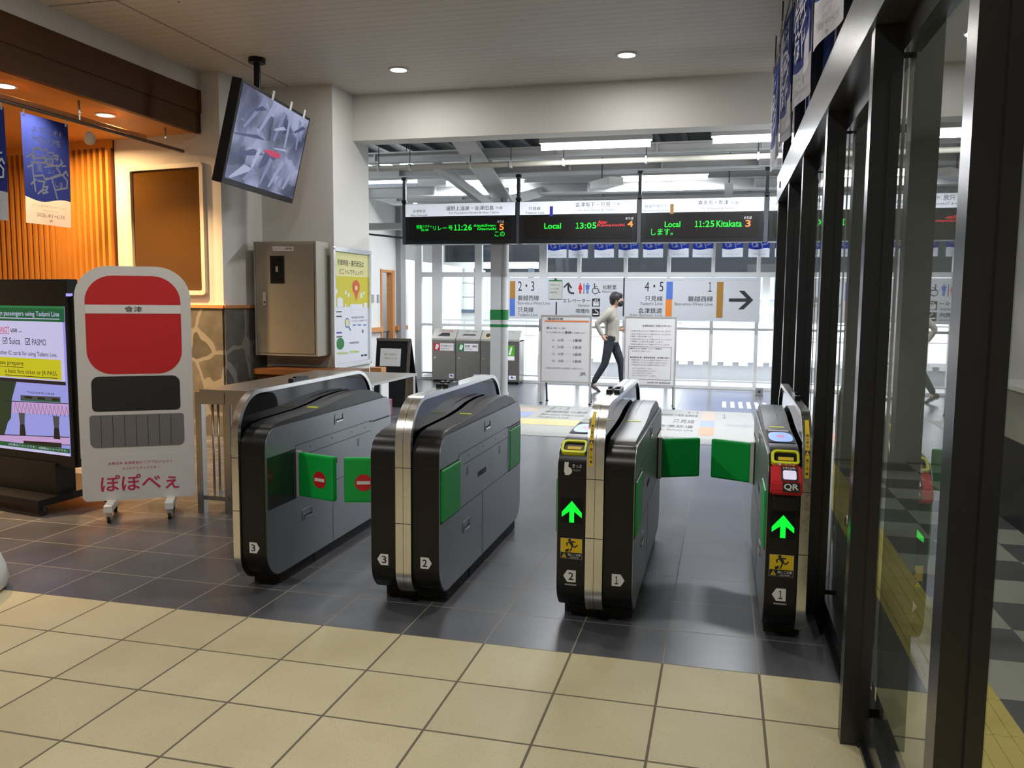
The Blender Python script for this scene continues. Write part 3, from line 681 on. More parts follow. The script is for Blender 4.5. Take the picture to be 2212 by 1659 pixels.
def gate_unit(t, s, num, entry=False, near='stowed', far='stowed', qr=False, barline=True):
    P_ = []
    # shell
    b = MB(); b.prism(yz(BODY, s*.043), (s*.136, 0, 0), BLACKP, smooth=True)
    for z in (.437, .72): b.box(min(s*.045, s*.177), max(s*.045, s*.177), 3.8435-YB, 3.846-YB, z, z+.0025, RUBBER)
    b.build('body_shell', t)
    b = MB(); b.prism(yz(PLATE, s*.178), (s*.005, 0, 0), 'gate_silver', smooth=True)
    xs_ = s*.1833
    def side(y0, y1, z0, z1, m, th=.0006): b.box(min(xs_, xs_+s*th), max(xs_, xs_+s*th), y0-YB, y1-YB, z0, z1, m)
    side(4.17, 5.23, .735, .738, INK); side(4.25, 5.2, .668, .671, INK); side(4.17, 5.53, .440, .443, INK); side(4.62, 4.623, .07, .44, INK); side(4.17, 4.173, .44, .735, INK)
    side(5.23, 5.53, .722, .732, INK); side(5.18, 5.22, .728, .734, INK)
    for y in (4.30, 4.98):
        for k in range(5): side(y, y+.035, .60+.01*k, .604+.01*k, INK)
    for k in range(8): side(4.52+.022*k, 4.535+.022*k, .545, .575, INK)
    for y, z in ((4.34, .70), (4.62, .705), (4.9, .70), (5.1, .70)): side(y, y+.008, z, z+.008, INK)
    b.build('side_plate', t)
    # latches
    for y, z in ((4.66, .785), (4.24, .29)):
        b = MB(); x0, x1 = sorted((xs_, xs_+s*.003)); 
        o_ = [Vector((xs_, p[0]-YB, p[1])) for p in rrect(y, y+.12, z, z+.065, .012, 3)]; i_ = [Vector((xs_, p[0]-YB, p[1])) for p in rrect(y+.009, y+.111, z+.009, z+.056, .006, 3)]
        b.ring(o_, i_, (s*.003, 0, 0), 'gate_silver'); b.box(x0, x0+.001 if s > 0 else x1, y+.010-YB, y+.11-YB, z+.010, z+.03, INK); b.box(min(xs_, xs_+s*.006), max(xs_, xs_+s*.006), y+.015-YB, y+.105-YB, z+.012, z+.022, 'chrome'); b.build('latch', t)
    # top cover
    b = MB(); b.prism(yz(COVP, s*.044), (s*.128, 0, 0), COVER, smooth=True)
    b.prism(yz([(4.50, .9065), (4.50, .909), (4.525, .9115), (4.525, .908)], s*.075), (s*.07, 0, 0), LYEL)
    b.prism(yz([(4.60, .912), (4.80, .941), (5.0, .951), (5.2, .948), (5.39, .905), (5.39, .900), (5.2, .94), (5.0, .943), (4.80, .93)], s*.092), (s*.006, 0, 0), BLACKP)
    b.build('top_cover', t)
    # chrome band and barrier panel
    b = MB(); b.ring(yz(BO, s*.001), yz(BI, s*.001), (s*.040, 0, 0), 'chrome')
    for z in (.437, .72): b.box(min(s*.001, s*.042), max(s*.001, s*.042), 3.8265-YB, 3.829-YB, z, z+.003, INK)
    b.build('chrome_band', t)
    b = MB(); b.prism(yz(rrect(3.854, 5.552, .072, 1.042, (.12, .12, .236, .2), 8), s*.012), (s*.018, 0, 0), ACRYL); b.build('barrier_panel', t)
    b = MB(); b.box(min(s*.006, s*.036), max(s*.006, s*.036), 4.42-YB, 4.62-YB, 1.060, 1.085, BLACKP, bev=.006); b.box(min(s*.010, s*.032), max(s*.010, s*.032), 4.47-YB, 4.53-YB, 1.085, 1.092, ACRYL); b.build('sensor', t)
    # plinth
    b = MB(); b.box(min(s*.005, s*.168), max(s*.005, s*.168), 4.015-YB, 5.47-YB, 0, .058, RUBBER); b.box(min(s*.005, s*.172), max(s*.005, s*.172), 4.4-YB, 4.404-YB, 0, .059, INK); b.build('plinth', t)
    # number plate, a five sided arrow towards the passage
    b = MB(); w = .052; uc = .112
    p = Panel(b, (s*uc, 3.8435-YB, .243), X, Z, 1, 1)
    a = [(-.5*w, -.56*w), (.30*w, -.56*w), (.66*w, 0), (.30*w, .56*w), (-.5*w, .56*w)]
    p.poly(a if s > 0 else [(-q[0], q[1]) for q in a][::-1], PAPER, .0015)
    dx = -.06*w*s
    p.text(num, dx-.24*w*(.7 if num == '1' else 1), dx+.24*w*(.7 if num == '1' else 1), -.36*w, .36*w, INK, .01, .0025)
    if entry: p.poly([(-.026, -.046), (.030, -.046), (.030, -.038), (-.026, -.038)], GREYB, .0015)
    b.build('number_plate', t)
    # flaps
    for (y0, y1), st, nm in ((FL_DOOR, near, 'near'), (FR_DOOR, far, 'far')):
        if st == 'stowed':
            b = MB(); b.box(min(xs_-s*.004, xs_+s*.010), max(xs_-s*.004, xs_+s*.010), y0-YB, y1-YB, .445, .708, GREEN, bev=.006)
            b.build('flap', t)
            b = MB(); x0, x1 = sorted((xs_, xs_+s*.002)); b.box(x0, x1, y0-.008-YB, y1+.008-YB, .706, .716, INK); b.box(x0, x1, y0-.006-YB, y1+.006-YB, .437, .446, INK)
            yh = y1 if nm == 'near' else y0-.014
            b.box(x0, x1+.002, yh-YB, yh+.014-YB, .45, .72, STEELW); b.build('flap_recess', t)
        elif st == 'out':
            b = MB(); x0, x1 = sorted((xs_, xs_+s*.002)); b.box(x0, x1, y0-YB, y1-YB, .44, .72, mat('recess_dark', (.02, .025, .023), .12)); b.build('flap_recess', t)
            if nm == 'near':
                flap(t, Vector((s*.192, 4.19-YB, 0)), -.30 if s > 0 else math.pi+.30, sign=True)
            else:
                flap(t, Vector((s*.192, 5.25-YB, 0)), .45 if s > 0 else math.pi-.42)
    if not entry: return
    uc = .110
    b = MB(); p = Panel(b, (s*uc, 3.8435-YB, .562), X, Z, 1, 1)
    p.poly([(-.052, -.060), (.052, -.060), (.052, .060), (-.052, .060)], LED_BG, .001)
    b.build('display_panel', t)
    b = MB(); p = Panel(b, (s*uc, 3.8435-YB, .560), X, Z, 1, 1)
    p.poly([(-.0115, -.055), (.0115, -.055), (.0115, -.002), (.048, -.030), (.048, -.006), (0, .050), (-.048, -.006), (-.048, -.030), (-.0115, -.002)], LED_G, .003)
    b.build('arrow_light', t)
    b = MB(); p = Panel(b, (s*uc, 3.8435-YB, .376), X, Z, 1, 1)
    p.poly([(-.053, -.049), (.053, -.049), (.053, .052), (-.053, .052)], GREYB, .001); p.poly([(-.051, -.017), (.051, -.017), (.051, .050), (-.051, .050)], YEL, .0018); p.poly([(-.051, -.047), (.051, -.047), (.051, -.017), (-.051, -.017)], INK, .0018)
    runner(p, 0, .016, .80, INK)
    p.poly([(-.046, -.043), (-.022, -.043), (-.034, -.021)], YEL, .0024); p.poly([(-.0353, -.037), (-.0327, -.037), (-.0327, -.028), (-.0353, -.028)], INK, .003); p.disc(-.034, -.0395, .0014, INK, .003)
    p.text('扉にご注意', -.016, .046, -.034, -.021, PAPER, .015, .003); p.text('CAUTION', -.006, .036, -.044, -.038, PAPER, .01, .003)
    b.build('warning_sticker', t)
    # ticket slot with its yellow ring
    b = MB(); th = R_(39); V_ = Vector((0, math.cos(th), math.sin(th))); N_ = X.cross(V_); o_ = Vector((s*uc, 3.889-YB, .858))
    def q(pts): return [o_+X*a+V_*c for a, c in pts]
    outr = rrect(-.060, .060, -.040, .040, (.018, .012, .018, .026), 4); innr = rrect(-.048, .050, -.028, .029, (.010, .006, .010, .018), 4)
    b.ring([v-N_*.01 for v in q(outr)], [v-N_*.01 for v in q(innr)], N_*.022, LYEL); b.build('slot_ring', t)
    b = MB(); b.prism([v-N_*.008 for v in q(innr)], N_*.010, BLACKP); b.prism([v+N_*.002 for v in q([(-.030, -.018), (.036, -.018), (.036, .0), (-.030, .0)])], N_*.006, YEL); b.build('ticket_slot', t)
    b = MB(); p = Panel(b, (s*uc, 3.8435-YB, .765), X, Z, 1, 1)
    if not qr:
        p.poly([(-.040, -.018), (-.022, -.018), (-.018, .030), (-.038, .030)], PAPER, .0015); p.disc(-.021, -.012, .019, PAPER, .0018); p.poly([(-.036, -.032), (-.016, -.032), (-.014, -.012), (-.036, -.006)], PAPER, .002)
        p.text('きっぷ', 0, .044, .004, .022, PAPER, .02); p.text('TICKET', 0, .040, -.012, -.003, GREYB, .01)
    else:
        p.text('きっぷ', -.004, .040, .070, .082, PAPER, .02, .006); p.disc(-.025, .076, .007, PAPER, .006)
    b.build('ticket_label', t)
    # card reader on the sloping top
    b = MB(); V_ = Vector((0, .38, .012)).normalized(); p = Panel(b, (s*uc, 4.245-YB, .900), X, V_, 1, 1)
    p.poly([(-.062, -.155), (.060, -.155), (.060, .170), (-.062, .170)], INK, .002); b.build('reader_base', t)
    b = MB(); p = Panel(b, (s*uc, 4.245-YB, .900), X, V_, 1, 1); e = mat('reader_blue', (.32, .52, 1.), .3, emit=.85, noise=0)
    p.poly([(.056*abs(math.cos(a))**.7*(1 if math.cos(a) > 0 else -1), -.02+.125*abs(math.sin(a))**.7*(1 if math.sin(a) > 0 else -1)) for a in [2*math.pi*k/36 for k in range(36)]], e, .004)
    p.poly([(.022*math.cos(a), -.015+.045*math.sin(a)) for a in [2*math.pi*k/20 for k in range(20)]], mat('reader_pink', (.75, .42, .8), .3, emit=.7, noise=0), .005); p.poly([(-.048, .130), (.048, .130), (.048, .158), (-.048, .158)], PAPER, .004)
    p.text('タッチ', -.014, .016, -.035, .005, RED, .02, .006); b.build('card_reader', t)
    # yellow caution strip following the chrome band
    b = MB(); pts = [(3.8268, .785+.012*k) for k in range(4)]
    cyy, czz, r = 4.058, .832, .2312
    pts += [(cyy+r*math.cos(R_(a)), czz+r*math.sin(R_(a))) for a in range(178, 118, -4)]
    for (a, c), (d, e_) in zip(pts, pts[1:]):
        b.faces([(s*.030, a-YB, c), (s*.012, a-YB, c), (s*.012, d-YB, e_), (s*.030, d-YB, e_)], [(0, 1, 2, 3)], YEL)
    def on(i, f=0.):
        a, c = pts[i]; d, e_ = pts[i+1]; return Vector((0, a+(d-a)*f-YB, c+(e_-c)*f)), Vector((0, d-a, e_-c)).normalized()
    for ch, i in (('意', 1), ('注', 3), ('ご', 4), ('扉', 5), ('止', 9), ('禁', 10), ('込', 11), ('駆', 12)):
        o_, V_ = on(i); p = Panel(b, o_+X*s*.021, X, V_, 1, 1); p.text(ch, -.006, .006, .001, .014, INK, .02, .001)
    o_, V_ = on(7); p = Panel(b, o_+X*s*.021, X, V_, 1, 1); p.poly([(-.009, -.002), (.009, -.002), (.009, .018), (-.009, .018)], INK, .0006); p.poly([(-.008, 0), (.008, 0), (0, .016)], YEL, .001)
    b.build('caution_strip', t)
    if qr:
        b = MB(); x0, x1 = -.172*1, -.040
        prof = [(3.85, .705), (3.785, .712), (3.770, .730), (3.775, .772), (3.842, .830), (3.87, .830), (3.87, .705)]
        b.prism(yz(prof, x0), (x1-x0, 0, 0), QRRED); bmesh.ops.bevel(b.bm, geom=b.bm.edges[:], offset=.007, segments=2, affect='EDGES'); b.build('reader_housing', t)
        b = MB(); p = Panel(b, ((x0+x1)/2+.018, 3.7705-YB, .751), X, Vector((0, .005, .05)), 1, 1)
        p.poly([(-.036, -.020), (.036, -.020), (.036, .022), (-.036, .022)], INK, .002); p.text('QR', -.031, .031, -.015, .017, PAPER, .03, .004); b.build('reader_sign', t)
        V_ = Vector((0, .067, .058)).normalized()
        b = MB(); p = Panel(b, ((x0+x1)/2+.012, 3.775-YB, .772), X, V_, 1, 1)
        p.poly([(-.036, .006), (.036, .006), (.036, .086), (-.036, .086)], INK, .003); p.text('MQR', -.026, .026, .068, .081, PAPER, .02, .005); b.build('screen_frame', t)
        b = MB(); p = Panel(b, ((x0+x1)/2+.012, 3.775-YB, .772), X, V_, 1, 1); p.poly([(q_[0], q_[1]) for q_ in rrect(-.028, .028, .012, .062, .008, 4)], mat('reader_screen', (.86, .80, 1.), .3, emit=.8, noise=0), .006); b.build('reader_screen', t)
        b = MB(); b.box(x0+.01, x1-.01, 3.80-YB, 3.85-YB, .640, .71, BLACKP, bev=.01); b.build('reader_bracket', t)

def gate(cx, label, left=None, right=None):
    t = empty('ticket_gate', (cx, YB, 0), 0, label, 'ticket gate', 'automatic ticket gates')
    if left: gate_unit(t, -1, **left)
    if right: gate_unit(t, 1, **right)
    return t
g3 = gate(-2.471, 'single ticket gate cabinet nearest the white standee, marked 3', right=dict(num='3', near='out', far='none'))
b = MB(); b.box(.10, .175, 5.52-YB, 5.61-YB, .72, .84, mat('pink_plastic', (.72, .12, .25), .45), bev=.01); b.build('end_cap', g3)
gate(-1.514, 'ticket gate marked 3 and 2 with plain dark fronts on both sides', left=dict(num='3', near='out', far='stowed'), right=dict(num='2'))
gate(-.556, 'ticket gate marked 2 and 1 with a green arrow light and no red reader', left=dict(num='2', entry=True), right=dict(num='1', near='stowed', far='out'))
gate(.40, 'ticket gate with a red code reader against the dark glass wall', left=dict(num='1', entry=True, qr=True, near='stowed', far='out'))

# ------------------------------------------------------------------ stainless counter with barred sides left of the gates
t = empty('counter_fence', (-3.60, 5.2, 0), 0, 'stainless flat-topped barrier with barred sides between standee and gates', 'barrier')
b = MB(); b.box(0, .99, 0, 1.75, .885, .905, 'stainless'); b.box(0, .198, 0, .012, .80, .885, 'stainless'); b.box(.203, .99, 0, .012, .80, .885, 'stainless'); b.box(0, .012, .012, 1.75, .80, .885, 'stainless'); b.build('top_plate', t)
for x, y, w in ((-.045, .01, .05), (.165, .03, .055), (.235, .03, .04), (.93, .03, .05), (-.0, 1.68, .05), (.165, .62, .03), (.3, .7, .04), (.93, 1.68, .05)):
    b = MB(); b.box(x, x+w, y, y+w, 0, .885, 'stainless'); b.build('post', t)
for x in (.08, .125, .36, .47, .58, .69, .80): 
    b = MB(); b.cyl((x, .035, .10), (x, .035, .80), .008, 'stainless', seg=10); b.build('bar', t)
b = MB(); b.box(-.02, .20, .02, .05, .10, .13, 'stainless'); b.box(.24, .95, .02, .05, .10, .13, 'stainless'); b.box(0.01, .04, .05, 1.7, .10, .13, 'stainless'); b.build('bottom_rail', t)
t = empty('wall_shelf', (-4.2, 8.72, 0), 0, 'brown wooden counter edge below the beige cabinet', 'counter')
b = MB(); b.box(-.95, .25, -.25, .23, .70, .76, 'walnut'); b.build('worktop', t)
b = MB(); b.box(-.93, .20, -.20, .23, 0, .70, 'cedar_dark'); b.build('base', t)
# ------------------------------------------------------------------ departure boards
LINES = [
 dict(x0=-4.685, x1=-2.985, lab='departure board for platform 5 showing 11:26, leftmost of the row', cal=(80, 1340, 115, 78, 578, 555),
  top=[('会津鉄道', 165, 315, 178, 212, .0), ('Aizu Tetsudō', 140, 340, 226, 254, 0), ('湯野上温泉・会津田島', 555, 1100, 130, 180, .008), ('方面', 1120, 1200, 132, 164, 0), ('for Yunokami-Onsen & Aizu-Tajima', 590, 1160, 194, 224, 0)],
  led=[('特急', 210, 278, 352, 400, 'G'), ('リバティ', 284, 390, 352, 384, 'G'), ('会津', 262, 352, 398, 424, 'G'), ('リレー', 405, 565, 362, 412, 'G'), ('号', 582, 634, 356, 410, 'G'), ('11:26', 650, 855, 342, 410, 'G'), ('Aizukōgen-', 870, 1130, 336, 374, 'G'), ('Ozeguchi', 915, 1130, 374, 412, 'G'), ('5', 1166, 1216, 332, 402, 'O'), ('のりば', 1142, 1218, 290, 320, 'W'), ('この', 1115, 1225, 420, 476, 'G')], bar=None),
 dict(x0=-2.915, x1=-1.225, lab='departure board for platform 4 showing 13:05 with a red destination', cal=(1380, 2590, 76, 50, 556, 545),
  top=[('只見線', 1475, 1600, 135, 175, 0), ('Tadami Line', 1440, 1640, 190, 216, 0), ('会津坂下・只見', 1965, 2325, 82, 136, .008), ('方面', 2350, 2420, 85, 120, 0), ('for Aizu-Bange & Tadami', 1995, 2380, 160, 188, 0)],
  led=[('Local', 1642, 1818, 322, 388, 'G'), ('13:05', 1972, 2185, 316, 386, 'G'), ('Aizu-', 2200, 2300, 290, 330, 'R'), ('Kawaguchi', 2195, 2470, 330, 368, 'R'), ('4', 2500, 2556, 295, 368, 'O'), ('のりば', 2480, 2560, 252, 284, 'W')], bar=(1698, 1732, 130, 244, NAVYL)),
 dict(x0=-1.155, x1=.49, lab='departure board for platform 3 showing 11:25 and green Kitakata', cal=(635, 2012, 45, 22, 521, 518),
  top=[('磐越西線下り', 668, 925, 105, 140, 0), ('Ban-etsu-West Line', 652, 946, 156, 184, 0), ('喜多方・新津', 1280, 1620, 60, 110, .008), ('方面', 1645, 1730, 70, 106, 0), ('for Kitakata & Niitsu', 1325, 1680, 134, 162, 0)],
  led=[('Local', 905, 1085, 290, 356, 'G'), ('11:25', 1250, 1470, 285, 356, 'G'), ('Kitakata', 1492, 1775, 282, 356, 'G'), ('3', 1815, 1872, 280, 356, 'O'), ('のりば', 1798, 1882, 238, 270, 'W'), ('します。', 752, 1000, 370, 444, 'G')], bar=(963, 1003, 100, 210, BROWNL)),
 dict(x0=.56, x1=2.2, lab='departure board cut off by the dark glass wall, rightmost of the row', cal=(0, 1377, 45, 22, 521, 518),
  top=[('磐越西線上り', 60, 300, 105, 140, 0), ('Ban-etsu-West Line', 30, 320, 156, 184, 0), ('郡山', 645, 985, 60, 110, .008), ('方面', 1010, 1095, 70, 106, 0), ('for Kōriyama', 690, 1045, 134, 162, 0)],
  led=[('Rapid', 270, 450, 290, 356, 'G'), ('12:05', 615, 835, 285, 356, 'G'), ('Kōriyama', 857, 1140, 282, 356, 'G'), ('1', 1190, 1220, 280, 356, 'O')], bar=(340, 380, 100, 210, BROWNL))]
LM = {'G': LED_G, 'O': LED_O, 'R': LED_R, 'W': PAPER}
for d in LINES:
    w = d['x1']-d['x0']; t = empty('departure_board', (d['x0'], 12, 2.385), 0, d['lab'], 'departure board', 'departure boards over the gates')
    h = .60
    b = MB(); b.box(0, w, .002, .26, 0, h, BLACKM); b.build('casing', t)
    b = MB(); b.box(0, w, -.004, .002, h-.19, h-.005, LIT); p = Panel(b, (0, -.004, 0), X, Z, w, h, d['cal'])
    for s, x0, x1, y0, y1, bo in d['top']: p.text(s, x0, x1, y0, y1, GINK if y1-y0 < 36 else INK, bo)
    if d['bar']: p.rect(*d['bar'])
    b.build('header_panel', t)
    b = MB(); b.box(.06, w-.06, -.003, .002, .06, h-.21, LED_BG); b.build('led_panel', t)
    b = MB(); p = Panel(b, (0, -.004, 0), X, Z, w, h, d['cal'])
    for s, x0, x1, y0, y1, c in d['led']: p.text(s, x0, x1, y0, y1, LM[c], .018)
    b.build('led_text', t)
    b = MB(); b.box(-.062, -.008, .03, .09, 0, .62, DARKG); b.box(-.058, -.014, .03, .09, .6, .998, DARKG); b.box(-.07, .0, .02, .10, .62, .66, BLACKM); b.box(-.07, -.002, .02, .10, .95, 1.0, BLACKM); b.build('hanger_pole', t)

# ------------------------------------------------------------------ guide sign on the far railing
t = empty('guide_sign', (-3.955, 15.25, 1.222), 0, 'long white platform guide sign with an arrow on the far railing', 'sign')
w, h = 4.57, .763
b = MB(); b.box(0, w, 0, .05, 0, h, mat('sign_white', (.48, .50, .53), .45, noise=.02))
p = Panel(b, (0, 0, 0), X, Z, w, h, (20, 2180, 80, 80, 420, 458))
p.rect(55, 104, 110, 252, BROWNL); p.rect(55, 102, 252, 400, BLUEL)
p.text('2・3', 130, 275, 112, 192, INK, 0); p.text('磐越西線', 128, 318, 228, 272, INK, .01); p.text('Ban-etsu-West Line', 128, 418, 280, 306, GINK); p.text('只見線', 128, 270, 326, 370, INK, .01); p.text('Tadami Line', 128, 306, 378, 402, GINK)
p.rect(468, 480, 284, 392, INK); p.rect(1054, 1066, 84, 406, INK)
p.line([(578, 128), (578, 178)], .032, INK); p.line([(541, 160), (574, 128)], .028, INK); p.line([(578, 128), (604, 166)], .028, INK); p.line([(578, 178), (586, 200), (604, 210), (626, 211)], .032, INK)
# restroom pictograms
for xx, cm in ((683, RED), (746, BLUEL)):
    p.disc(xx, 131, .014, cm); 
    if cm is RED: p.poly([(xx-10, 140), (xx+10, 140), (xx+18, 180), (xx-18, 180)], cm)
    else: p.poly([(xx-18, 140), (xx+18, 140), (xx+14, 180), (xx-14, 180)], cm)
    p.rect(xx-9, xx-1, 178, 215, cm); p.rect(xx+1, xx+9, 178, 215, cm)
p.rect(712, 717, 126, 216, INK)
p.disc(806, 133, .012, INK); p.line([(806, 140), (808, 172), (836, 172), (848, 206), (858, 202)], .014, INK); p.arc(815, 190, .055, 110, 330, .013, INK); p.line([(808, 154), (830, 154)], .012, INK)
p.text('化粧室', 876, 996, 140, 180, INK, .01); p.text('Restrooms', 876, 1002, 186, 206, GINK)
p.text('エレベーター', 532, 770, 256, 290, INK, .01); p.text('Elevator', 668, 770, 302, 324, GINK)
p.rect(788, 856, 256, 324, INK); p.line([(800, 316), (800, 282), (846, 282), (846, 316), (800, 316)], .008, PAPER, .003); 
for xx in (810, 823, 836): p.disc(xx, 290, .010, PAPER, .003); p.rect(xx-5, xx+5, 296, 312, PAPER, .003)
p.poly([(808, 274), (816, 262), (824, 274)], PAPER, .003); p.poly([(826, 264), (842, 264), (834, 275)], PAPER, .003)
p.text('喫煙所', 648, 768, 342, 378, INK, .01); p.text('Smoking Area', 600, 768, 388, 410, GINK)
p.rect(788, 856, 342, 408, INK); p.rect(796, 846, 384, 392, PAPER, .003); p.line([(842, 380), (838, 366), (824, 360), (818, 350)], .012, PAPER, .003)
p.text('4・5', 1236, 1392, 114, 196, INK, 0); p.text('只見線', 1240, 1388, 234, 278, INK, .01); p.text('Tadami Line', 1198, 1388, 286, 312, GINK); p.text('会津鉄道', 1186, 1386, 336, 382, INK, .01); p.text('Aizu Railway Line', 1112, 1388, 386, 410, GINK)
p.rect(1418, 1471, 114, 264, BLUEL); p.rect(1414, 1467, 264, 412, ORANL)
p.text('1', 1762, 1790, 118, 198, INK, 0); p.text('磐越西線', 1598, 1802, 236, 282, INK, .01); p.text('Ban-etsu-West Line', 1490, 1802, 290, 316, GINK); p.rect(1832, 1884, 116, 422, BROWNL)
p.poly([(1932, 256), (2072, 256), (2008, 190), (2052, 190), (2126, 270), (2052, 350), (2008, 350), (2072, 284), (1932, 284)], INK)
b.build('sign_panel', t)
for x in (.6, 2.2, 3.75, 4.5):
    b = MB(); b.box(x, x+.04, .05, .22, .1, .14, STEELW); b.box(x, x+.04, .05, .22, .6, .64, STEELW); b.build('bracket', t)
t = empty('paper_notice', (-3.135, 15.24, 1.595), 0, 'small grey notice in a clear sleeve clipped onto the guide sign', 'notice')
b = MB(); b.box(0, .245, -.006, 0, 0, .345, mat('sleeve_grey', (.40, .41, .38), .3)); p = Panel(b, (0, -.006, 0), X, Z, .245, .345)
p.rect(0, 1, .93, 1, LGREEN)
for k, s_ in enumerate(('お知らせ', 'ホームのご案内', '発車時刻')): p.text(s_, .1, .85-.1*k, .78-.2*k, .70-.2*k, GINK)
b.build('sheet', t); b = MB(); b.box(.10, .145, -.012, 0, .335, .375, DARKG); b.build('clip', t)

# ------------------------------------------------------------------ fabric banners
def banner_proto(w, h, label, detail=True, group=None):
    """hangs in its own xz plane, top edge at z=0, x from 0 to w, faces -y"""
    t = empty('banner', (0, 0, 0), 0, label, 'banner', group)
    b = MB(); wv = .03*w
    def wave(x): return -h*.765+.022*h*math.sin((x/w)*2*math.pi*.95+2.7)
    n = 24
    def ry(x, z): return .012*math.sin(x/w*5+z*3)*(-z/h)
    top, mid, bot = [], [], []
    for k in range(n+1):
        x = w*k/n; top.append((x, ry(x, 0), 0)); zm = wave(x); mid.append((x, ry(x, zm), zm)); bot.append((x, ry(x, -h), -h))
    for A, B, m_ in ((top, mid, BLUE), (mid, bot, BWHITE)):
        rows = [[tuple(a[i]+(c[i]-a[i])*f for i in range(3)) for a, c in zip(A, B)] for f in (0, .25, .5, .75, 1)]
        rows = [[(q[0], ry(q[0], q[2]), q[2]) for q in r] for r in rows]
        vs_ = [q for r in rows for q in r]; N1 = n+1
        b.faces(vs_, [(i*N1+k, i*N1+k+1, (i+1)*N1+k+1, (i+1)*N1+k) for i in range(4) for k in range(n)], m_, True)
    bmesh.ops.solidify(b.bm, geom=b.bm.faces[:], thickness=.003)
    # printed lines
    p = Panel(b, (0, -.014, -h), X, Z, w, h, (0, 1, 0, 0, 1, 1))
    L = [[(.20, .30), (.20, .43)], [(.21, .32), (.34, .285), (.36, .31), (.48, .29), (.50, .32), (.62, .31), (.63, .335), (.72, .325), (.70, .37), (.64, .36)], [(.20, .40), (.42, .37), (.44, .42), (.15, .44), (.20, .70)],
         [(.44, .38), (.60, .37), (.59, .42), (.47, .43), (.46, .38)], [(.42, .46), (.70, .42), (.68, .45), (.73, .47), (.75, .50), (.42, .58), (.37, .54), (.20, .56)], [(.40, .57), (.58, .55)], [(.57, .55), (.80, .50), (.90, .55), (.89, .62), (.62, .66)], [(.56, .55), (.66, .74)],
         [(.05, .40), (.16, .36), (.18, .40)], [(.06, .49), (.17, .46)], [(.26, .60), (.40, .60), (.36, .65), (.46, .64), (.42, .68), (.34, .67)], [(.12, .64), (.22, .59)], [(.25, .72), (.34, .68), (.36, .71), (.46, .69)], [(.72, .43), (.82, .38)], [(.78, .36), (.80, .42), (.88, .41)], [(.80, .51), (.88, .46), (.92, .50)]]
    for q in L: p.line(q, .016, BLINE, .002)
    for s_, x0, x1, y0, y1 in (('しあわせ', .27, .62, .335, .365), ('風', .25, .36, .445, .515), ('空', .49, .57, .385, .42), ('ふく', .47, .63, .475, .515), ('しま', .63, .80, .575, .63)): p.text(s_, x0, x1, y0, y1, BLINE, .02, .002)
    p.text('ようこそ！', .18, .80, .10, .155, BLINE, .01, .002); p.text('WELCOME', .18, .78, .185, .245, BLINE, .02, .002)
    g_ = mat('banner_ink', (.22, .22, .26), .7, noise=0)
    p.text('ふくしまデスティネーション', .12, .86, .815, .84, g_, 0, .004); p.text('キャンペーン', .34, .66, .86, .88, g_, 0, .004); p.text('2026.4/1>6/30', .20, .80, .895, .93, g_, 0, .004); p.text('JR', .46, .54, .95, .975, g_, .02, .004)
    b.build('cloth', t)
    b = MB()
    for x in (.05*w, .93*w): b.cyl((x, -.01, -.02), (x, -.01, .031), .006, STEELW, seg=8); b.ball((x, -.01, -.02), .01, STEELW, seg=10)
    b.build('hook', t)
    return t
# left pair on the tube rail: faces the hall
bp = banner_proto(.53, .93, 'blue and white welcome banner hanging before the cedar lattice, fully in view', group='welcome banners on the tube rail')
bp.location = (-5.85, 6.06, 3.115); bp.rotation_euler = (0, 0, R_(90))
c = copy_tree(bp); c.location = (-5.85, 5.36, 3.115); c['label'] = 'blue and white welcome banner cut off by the left picture edge'
t = empty('tube_rail', (-5.85, 0, 3.165), 0, 'dark metal tube rail hung under the wooden soffit', 'rail')
b = MB(); b.cyl((0, 3, 0), (0, 8.28, 0), .018, mat('rail_metal', (.12, .10, .08), .35, metal=.8)); b.cyl((-.05, 3, .05), (-.05, 7.72, .05), .022, 'rail_wood'); b.build('tube', t)
for y in (4.6, 6.74, 7.98):
    b = MB(); b.cyl((0, y, 0), (0, y, .195), .010, 'stainless', seg=10); b.cyl((0, y, .08), (0, y, .10), .016, 'chrome', seg=12); b.build('hanger', t)
t = empty('paper_globe', (-5.85, 6.86, 3.04), 0, 'small pale paper ornament dangling from the tube rail', 'ornament')
b = MB(); b.ball((0, 0, 0), .052, mat('paper_globe', (.62, .52, .38), .8), (1, 1, 1.22)); b.build('globe', t); b = MB(); b.cyl((0, 0, .05), (0, 0, .11), .004, PAPER, seg=8); b.build('cord', t)
# row along the glass wall (edge-on)
names = ['nearest', 'second nearest', 'third nearest', 'fourth', 'fifth', 'sixth', 'farthest']
for k in range(7):
    c = copy_tree(bp); c.location = (.385+.01*(k % 2), 3.83+.66*k+.53, 3.68); c.rotation_euler = (0, R_((1.5, -1, .5, 2, -.8, 1, 0)[k]), R_(-90+(6, -4, 5, -3, 4, -2, 2)[k])); c['label'] = 'welcome banner hung high along the glass wall, %s to the viewer in that row' % names[k] if k < 3 else 'welcome banner hung high along the glass wall, %s from the near end' % names[k] if k < 6 else 'welcome banner at the far end of the row above the glass wall'
    c['group'] = 'welcome banners along the glass wall'
t = empty('banner_rail', (.39, 0, 3.72), 0, 'thin rail with hooks carrying banners along the glass wall', 'rail')
b = MB(); b.cyl((0, 3.5, 0), (0, 8.4, 0), .008, DARKG, seg=8); b.build('tube', t)
for k in range(6):
    b = MB(); b.cyl((0, 3.7+.92*k, 0), (0, 3.7+.92*k, .27), .006, DARKG, seg=8); b.build('hanger', t)
